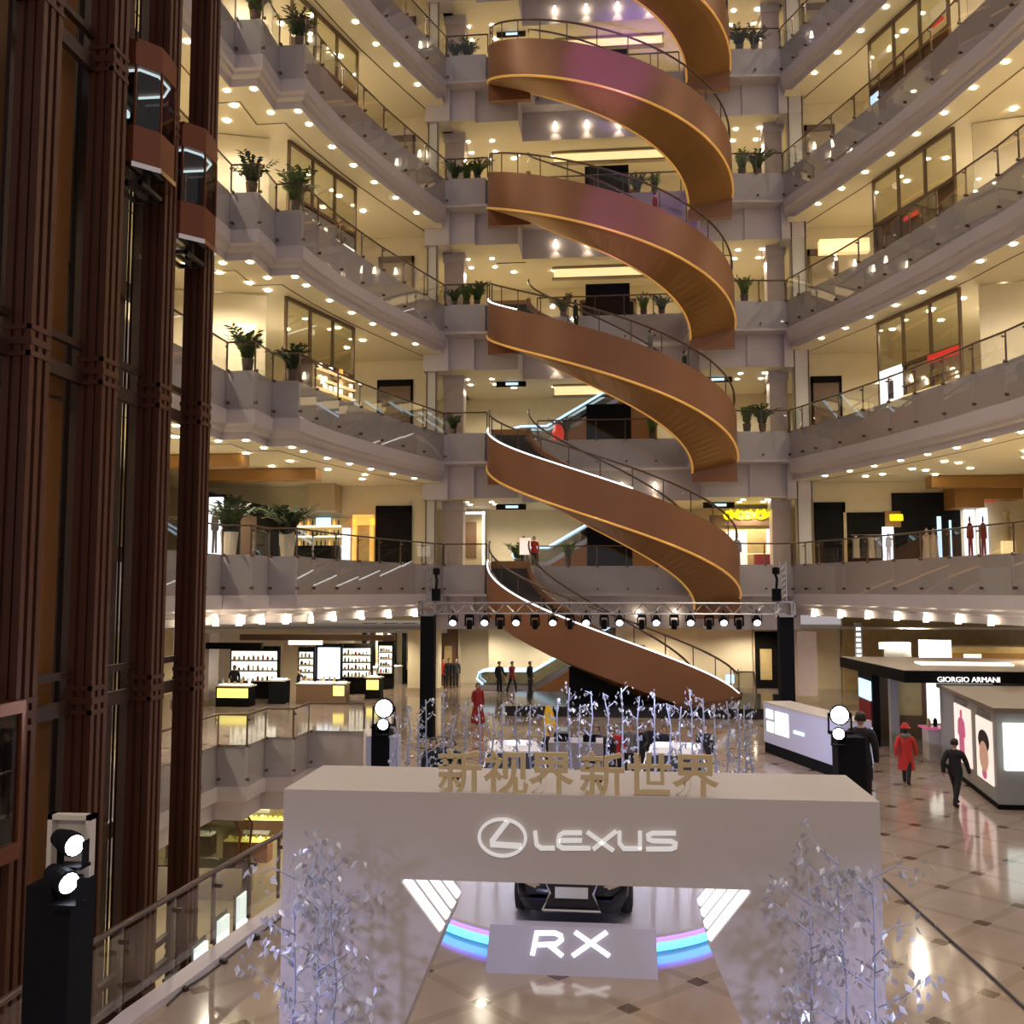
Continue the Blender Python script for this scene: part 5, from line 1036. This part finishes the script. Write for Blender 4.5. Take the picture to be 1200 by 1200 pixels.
# ================================================================== PEOPLE
def figure(kind):
    """one continuous body in metres, facing -Y; returns the mesh"""
    V = []; E = []; RD = []
    def v(p, r): V.append(p); RD.append(r); return len(V)-1
    def e(a, b): E.append((a, b)); return b
    w = kind == 'walk'; s = kind == 'reach'
    pel = v((0,0,.95), (.15,.11)); waist = e(pel, v((0,.0,1.10), (.135,.10))); chest = e(waist, v((0,.0,1.30), (.16,.115))); nk = e(chest, v((0,.01,1.45), (.075,.07))); hd = e(nk, v((0,-.01,1.53), (.055,.06)))
    for sx in (-1, 1):
        f = (sx if w else 0)
        hip = e(pel, v((sx*.09,0,.88), (.10,.10))); kn = e(hip, v((sx*.10,-.16*f-.03,.50), (.062,.065))); an = e(kn, v((sx*.10,-.22*f+(.10 if f < 0 else 0),.10), (.042,.045))); e(an, v((sx*.115,-.22*f+(.10 if f < 0 else 0)-.16,.045), (.042,.032)))
        sh = e(chest, v((sx*.19,.0,1.40), (.065,.065)))
        if s and sx > 0: el = e(sh, v((sx*.25,-.05,1.14), (.044,.045))); wr = e(el, v((sx*.22,-.26,1.05), (.03,.032)))
        else: el = e(sh, v((sx*.25,.14*f+.02,1.13), (.044,.045))); wr = e(el, v((sx*.25,.20*f-.06,.89), (.03,.032)))
        p = Vector(V[wr]); d = (p-Vector(V[el])).normalized(); e(wr, v(tuple(p+d*.07), (.032,.022)))
    me = bpy.data.meshes.new('body'); me.from_pydata(V, E, []); o = bpy.data.objects.new('body_tmp', me); C.objects.link(o)
    m = o.modifiers.new('s', 'SKIN'); sk = me.skin_vertices[0].data
    for i, r in enumerate(RD): sk[i].radius = r; sk[i].use_root = (i == 0)
    m.use_smooth_shade = True; sb = o.modifiers.new('u', 'SUBSURF'); sb.levels = 2
    dg = bpy.context.evaluated_depsgraph_get(); b = bmesh.new(); b.from_mesh(o.evaluated_get(dg).to_mesh()); bpy.data.objects.remove(o)
    # head with nose, ears and five-fingered hands joined in, then fused into one skin
    mb = MB(); mb.lathe([(.0,-.125),(.035,-.12),(.062,-.075),(.075,-.02),(.08,.03),(.072,.08),(.045,.115),(0,.125)], 16, (0,-.015,1.63)); mb.v = [(x,(y+.015)*1.18-.015,z) for x,y,z in mb.v]
    mb.tube([(0,-.10,1.65),(0,-.125,1.615),(0,-.10,1.605)], [.010,.018,.012], 6)
    for sx in (-1,1): mb.lathe([(0,-.03),(.016,-.02),(.02,0),(.014,.025),(0,.03)], 6, (sx*.08,0,1.63)); mb.tube([(sx*.03,-.095,1.650),(sx*.03,-.105,1.648)], .012, 6)
    mb.tube([(-.028,-.100,1.575),(0,-.106,1.573),(.028,-.100,1.575)], .009, 6)
    for sx in (-1, 1):
        i = [k for k, p in enumerate(V) if abs(p[0]-sx*.25) < .09 and RD[k] == (.032,.022) and p[0]*sx > 0][0]; p = Vector(V[i]); d = (p-Vector(V[i-1])).normalized(); sd = d.cross(Vector((1,0,0))).normalized()
        for q_, ln in ((-.027,.065),(-.009,.078),(.009,.072),(.026,.055)):
            a = p+sd*q_+d*.02; mb.tube([a-d*.02, a+d*ln*.5, a+d*ln+Vector((-sx*.02,0,0))], [.011,.010,.008], 6)
        a = p-sd*.028-d*.03; mb.tube([a, a-sd*.022+d*.03, a-sd*.024+d*.055], [.012,.011,.009], 6)
    tmp = bpy.data.meshes.new('t'); tmp.from_pydata(mb.v, [], mb.f); b.from_mesh(tmp); me2 = bpy.data.meshes.new('body'); b.to_mesh(me2); b.free()
    o = bpy.data.objects.new('body_tmp', me2); C.objects.link(o); rm = o.modifiers.new('r', 'REMESH'); rm.mode = 'VOXEL'; rm.voxel_size = .0125; rm.use_smooth_shade = True
    dg = bpy.context.evaluated_depsgraph_get(); me3 = bpy.data.meshes.new_from_object(o.evaluated_get(dg)); bpy.data.objects.remove(o); me3.name = 'body'; return me3
def shell(me, test, d, name):
    b = bmesh.new(); b.from_mesh(me); b.normal_update(); bmesh.ops.delete(b, geom=[f for f in b.faces if not test(f.calc_center_median())], context='FACES')
    ns = [(v, v.normal.copy()) for v in b.verts]
    for v, nv in ns: v.co += nv*d
    m = bpy.data.meshes.new(name); b.to_mesh(m); b.free()
    for p in m.polygons: p.use_smooth = True
    return m
FIG = {}
def coat(z0, w0, name):
    mb = MB(); prof = [(w0,z0),(w0*.93,z0+.2),(.19,.95),(.17,1.1),(.19,1.3),(.15,1.43),(.07,1.5)]
    mb.lathe(prof, 20); mb.v = [(x,y*.78,z) for x,y,z in mb.v]; m = bpy.data.meshes.new(name); m.from_pydata(mb.v, [], mb.f[:-2])
    for p in m.polygons: p.use_smooth = True
    return m
for k in ('walk', 'stand', 'reach'):
    me = figure(k); hand = lambda c: c.z < .93 and abs(c.x) > .185
    FIG[k] = dict(body=me, jacket=shell(me, lambda c: .80 < c.z < 1.47 and not (c.z < .86 and abs(c.x) > .18), .022, 'jacket'), trousers=shell(me, lambda c: .07 < c.z < .93 and not (abs(c.x) > .185 and c.z > .6), .012, 'trousers'), shoe=shell(me, lambda c: c.z < .10, .012, 'shoe'), hair=shell(me, lambda c: c.z > 1.60 and (c.y > -.045 or c.z > 1.70), .014, 'hair'), longhair=shell(me, lambda c: c.z > 1.44 and abs(c.x) < .12 and (c.y > -.03 or c.z > 1.70), .022, 'hair'))
COAT = {'knee': coat(.45,.25,'long_coat'), 'dress': coat(.08,.33,'dress')}
def mob(name, me, m, parent):
    o = bpy.data.objects.new(name, me); C.objects.link(o); o.parent = parent
    if not me.materials: me.materials.append(MT[m])
    o.material_slots[0].link = 'OBJECT'; o.material_slots[0].material = MT[m]; return o
def person(loc, rz, lab, pose='stand', top='cloth_black', legs='cloth_black', outer=None, outer_m=None, hair='hair', h=1.7, extra=None, group=None):
    t = local('person', lab, 'person', loc, rz, group); s = h/1.76; t.scale = (s,s,s); f = FIG[pose]
    mob('body', f['body'], 'skin', t); mob('jacket', f['jacket'], top, t); mob('trousers', f['trousers'], legs, t); mob('shoes', f['shoe'], 'shoe', t); mob('hair', f[hair], 'hair', t)
    if hair == 'hair' and False: pass
    if outer: mob('long_coat' if outer == 'knee' else 'dress', COAT[outer], outer_m, t)
    if extra: extra(t)
    return t
def redhat(t):
    mb = MB(); mb.lathe([(.0,.12),(.05,.11),(.10,.06),(.115,.0),(.16,-.03),(.165,-.045),(0,-.045)], 14, (0,0,1.74)); mb.build('hat', 'cloth_red', t, True); mb = MB(); mb.lathe([(.07,-.06),(.15,-.04),(.16,.04),(.09,.08)], 14, (0,0,1.46)); mb.build('scarf', 'cloth_grey', t, True)
def bag(t): MB().box(.2,.44,-.12,.06,.5,.78).build('bag', 'bag_red', t)
person((8.45,29.6,0), 2.7, 'person in long red coat and red hat walking by the kiosks', 'walk', 'cloth_red', 'cloth_black', 'knee', 'cloth_red', 'longhair', 1.68, redhat)
person((8.88,26.8,0), 2.4, 'person in black jacket and trousers walking beside the lit posters', 'walk', h=1.74)
p = atZ(560,849,0); person(p, .6, 'person in long crimson dress standing between truss tower and caution sign', 'stand', 'cloth_crimson', 'cloth_crimson', 'dress', 'cloth_crimson', 'longhair', 1.72)
for x, y, m, lab, po in ((585,812,'cloth_black','person in black with red sleeve, left of three by the bright escalator','reach'),(600,812,'cloth_crimson','person in dark red jacket, middle of three by the bright escalator','walk'),(621,812,'cloth_black','person in black, right of three by the bright escalator','stand')):
    q_ = atZ(x, y, 0); person(q_, 1.2+x*.01, lab, po, m, 'cloth_black', h=1.72)
for x, m, lab in ((519,'cloth_red','person in bright red at the left shop doorway'),(526,'cloth_black','person in black beside the one in red at the left shop doorway'),(534,'cloth_black','person in black at the right side of the left shop doorway')): q_ = atZ(x, 806, 0); person(q_, .4, lab, 'stand', m, h=1.7)
AUD = ((508,842,25.2,'cloth_black','person in black by the left light tower, outermost'),(520,838,25.6,'cloth_black','person in black with rounded shoulders by the left light tower'),(530,846,25.0,'cloth_navy','person in navy right of the two in black, left of the stage trees'),
       (645,856,29.4,'cloth_black','person in black suit just left of the grey display block'),(686,852,29.6,'cloth_beige','person in beige coat right of the grey display block'),(700,850,29.6,'cloth_navy','person in navy suit and pale shirt beside the beige coat'),(712,853,29.2,'cloth_black','person in black between navy suit and red jacket'),(722,852,29.8,'cloth_red','person in bright red jacket amid the seated crowd'),
       (738,846,29.8,'cloth_grey','person in dark grey right of the red jacket'),(750,848,30.2,'cloth_black','person in black, first of three behind the right white car'),(763,846,30.6,'cloth_black','person in black, second of three behind the right white car'),(778,850,30.2,'cloth_navy','person in navy, third of three behind the right white car'),(826,848,29.6,'cloth_black','person in black right of the right white car'))
for i, (x, y, Y, m, lab) in enumerate(AUD):
    q_ = atY(x, y, Y); person((q_.x, Y, 0), random.uniform(-.7,.7), lab, ('stand','reach')[i%2], m, 'cloth_black' if m != 'cloth_beige' else 'cloth_navy', h=max(1.5, min(1.8, q_.z)))
p = atY(1008, 834, 26.2); person((p.x, 26.2, 0), 2.8, 'person in black carrying red bag behind the right light tower', 'stand', 'cloth_black', h=p.z, extra=bag)
q_ = atZ(301, 812, 0); person((q_.x, 48.8, 0), .5, 'person in black before the wide lit cosmetics shelf', 'stand', h=1.75)
q_ = atZ(343, 815, 0); person((-15.8, 48.4, 0), -.6, 'person in black bending over a warm lamp at the hall counter', 'reach', 'cloth_black', h=1.6)
# riders on the copper spirals: stand on the step band
def rider(n, tt, lab, m='cloth_black', rz=1.4, r=5.25):
    z1, z0 = L[n+1]+.2, L[n]+.2; th = PI+PI*tt; k = int(tt*40+.5); z = z1-(z1-z0)*tt-.4; person((r*math.cos(th), YC+SY*r*math.sin(th), z+.02), rz, lab, 'stand', m, h=1.72)
rider(3, .40, 'person in black riding down the copper spiral from the fourth level, upper one', 'cloth_black'); rider(3, .62, 'person in dark coat riding down the copper spiral from the fourth level, middle one', 'cloth_grey'); rider(3, .74, 'person in black riding down the copper spiral from the fourth level, lowest one'); rider(4, .64, 'person riding down the copper spiral from the fifth level', 'cloth_crimson')
for x, m, lab in ((-4.9,'cloth_black','person in black behind the spiral at the second-level escalator'),(-4.3,'cloth_red','person in red behind the spiral at the second-level escalator')): person((x,54.0,L[2]), .3, lab, 'stand', m, h=1.7)
# ================================================================== SMALL GROUND THINGS
p = atZ(643, 848, 0); t = local('caution_sign', 'yellow folding caution sign standing before the black platform', 'sign', (p.x,p.y,0), .3)
for s in (-1, 1): mb = MB(); mb.add([(-.26,s*.22,0),(.26,s*.22,0),(.12,s*.02,.75),(-.12,s*.02,.75),(-.26,s*.2,0),(.26,s*.2,0),(.12,0,.75),(-.12,0,.75)], [(0,1,2,3),(7,6,5,4),(0,4,5,1),(1,5,6,2),(2,6,7,3),(3,7,4,0)]); mb.build('panel', 'caution_yellow', t)
mb = MB(); pts = [atZ(*q_, .02) for q_ in ((1036,1030),(1075,1066),(1110,1098),(1155,1138),(1210,1190))]; mb.tube(spline([tuple(q_) for q_ in pts]), .022, 6); tag(mb.build('cable', 'cable'), 'straight black cable across the marble floor right of the arch', 'cable')
mb = MB(); pts = [atZ(*q_, .02) for q_ in ((196,1178),(215,1160),(245,1140),(280,1112),(318,1084),(345,1062))]; mb.tube(spline([tuple(q_) for q_ in pts]), .014, 6); c = tag(mb.build('cable', 'cable'), 'thin dark cable along the foot of the near railing', 'cable')
mb = MB()
for q_ in ((216,1159),(262,1127),(300,1098)): q_ = atZ(*q_, .02); mb.obox((q_.x,q_.y,.03), (.06,.14,.05), .9)
mb.build('clip', 'cable', c)
p = atY(655, 885, 25.0)
# ================================================================== LIGHT
w = bpy.data.worlds.new('world'); bpy.context.scene.world = w; w.use_nodes = True; w.node_tree.nodes['Background'].inputs[0].default_value = (.80,.70,.72,1); w.node_tree.nodes['Background'].inputs[1].default_value = .52
spot('arch_fill_spot', (0,-9,15), 2600, (1,.86,.68), 50, .7, .3, (-.4,9.3,2.6)); spot('violet_stage_beam', (-3,24,20), 30000, (.42,.16,1), 14, .8, .2, (.0,43.6,30.2)); spot('violet_stage_beam', (-3,24,20), 9000, (.5,.2,1), 15, .8, .2, (.6,43.6,23.0))  # first spot is unseen fill added behind the camera to brighten the arch
for x in (-5.5, 4.6): spot('blue_wash', (x*1.05, 5.2, 3.4), 760, (.53,.55,1), 64, .9, .2, (x*.5, 9.0, 0.6))
spot('tower_and_fill_beam', (-7.1,24.0,2.6), 260, (.75,.82,1), 60, .6, .1, (-4,20,1)); spot('tower_and_fill_beam', (2.5,27,3.6), 900, (.68,.70,1), 70, .6, .1, (6.0,32.5,.9)); spot('tower_and_fill_beam', (.5,20.5,4.5), 350, (.66,.70,1), 110, .6, .1, (0,26,1.2))  # first beam from the left tower; the others are added fill without fittings
for x, y in ((-1.5,14.5),(3.5,8),(9,16),(6,24),(-2,33),(3,38),(9,34)): spot('atrium_fill_spot', (x,y,26), 2300, (1,.84,.70), 75, .6, .12)  # unseen fill spots added high in the atrium, with no fittings
sc = bpy.context.scene; sc.view_settings.view_transform = 'Standard'; sc.view_settings.look = 'None'; sc.view_settings.gamma = 1; sc.view_settings.exposure = 0; sc.view_settings.use_curve_mapping = False
sc.cycles.max_bounces = 6; sc.cycles.transparent_max_bounces = 24; sc.cycles.diffuse_bounces = 3; sc.cycles.glossy_bounces = 3; sc.cycles.sample_clamp_indirect = 4; sc.cycles.caustics_reflective = False; sc.cycles.caustics_refractive = False
bpy.context.view_layer.update()
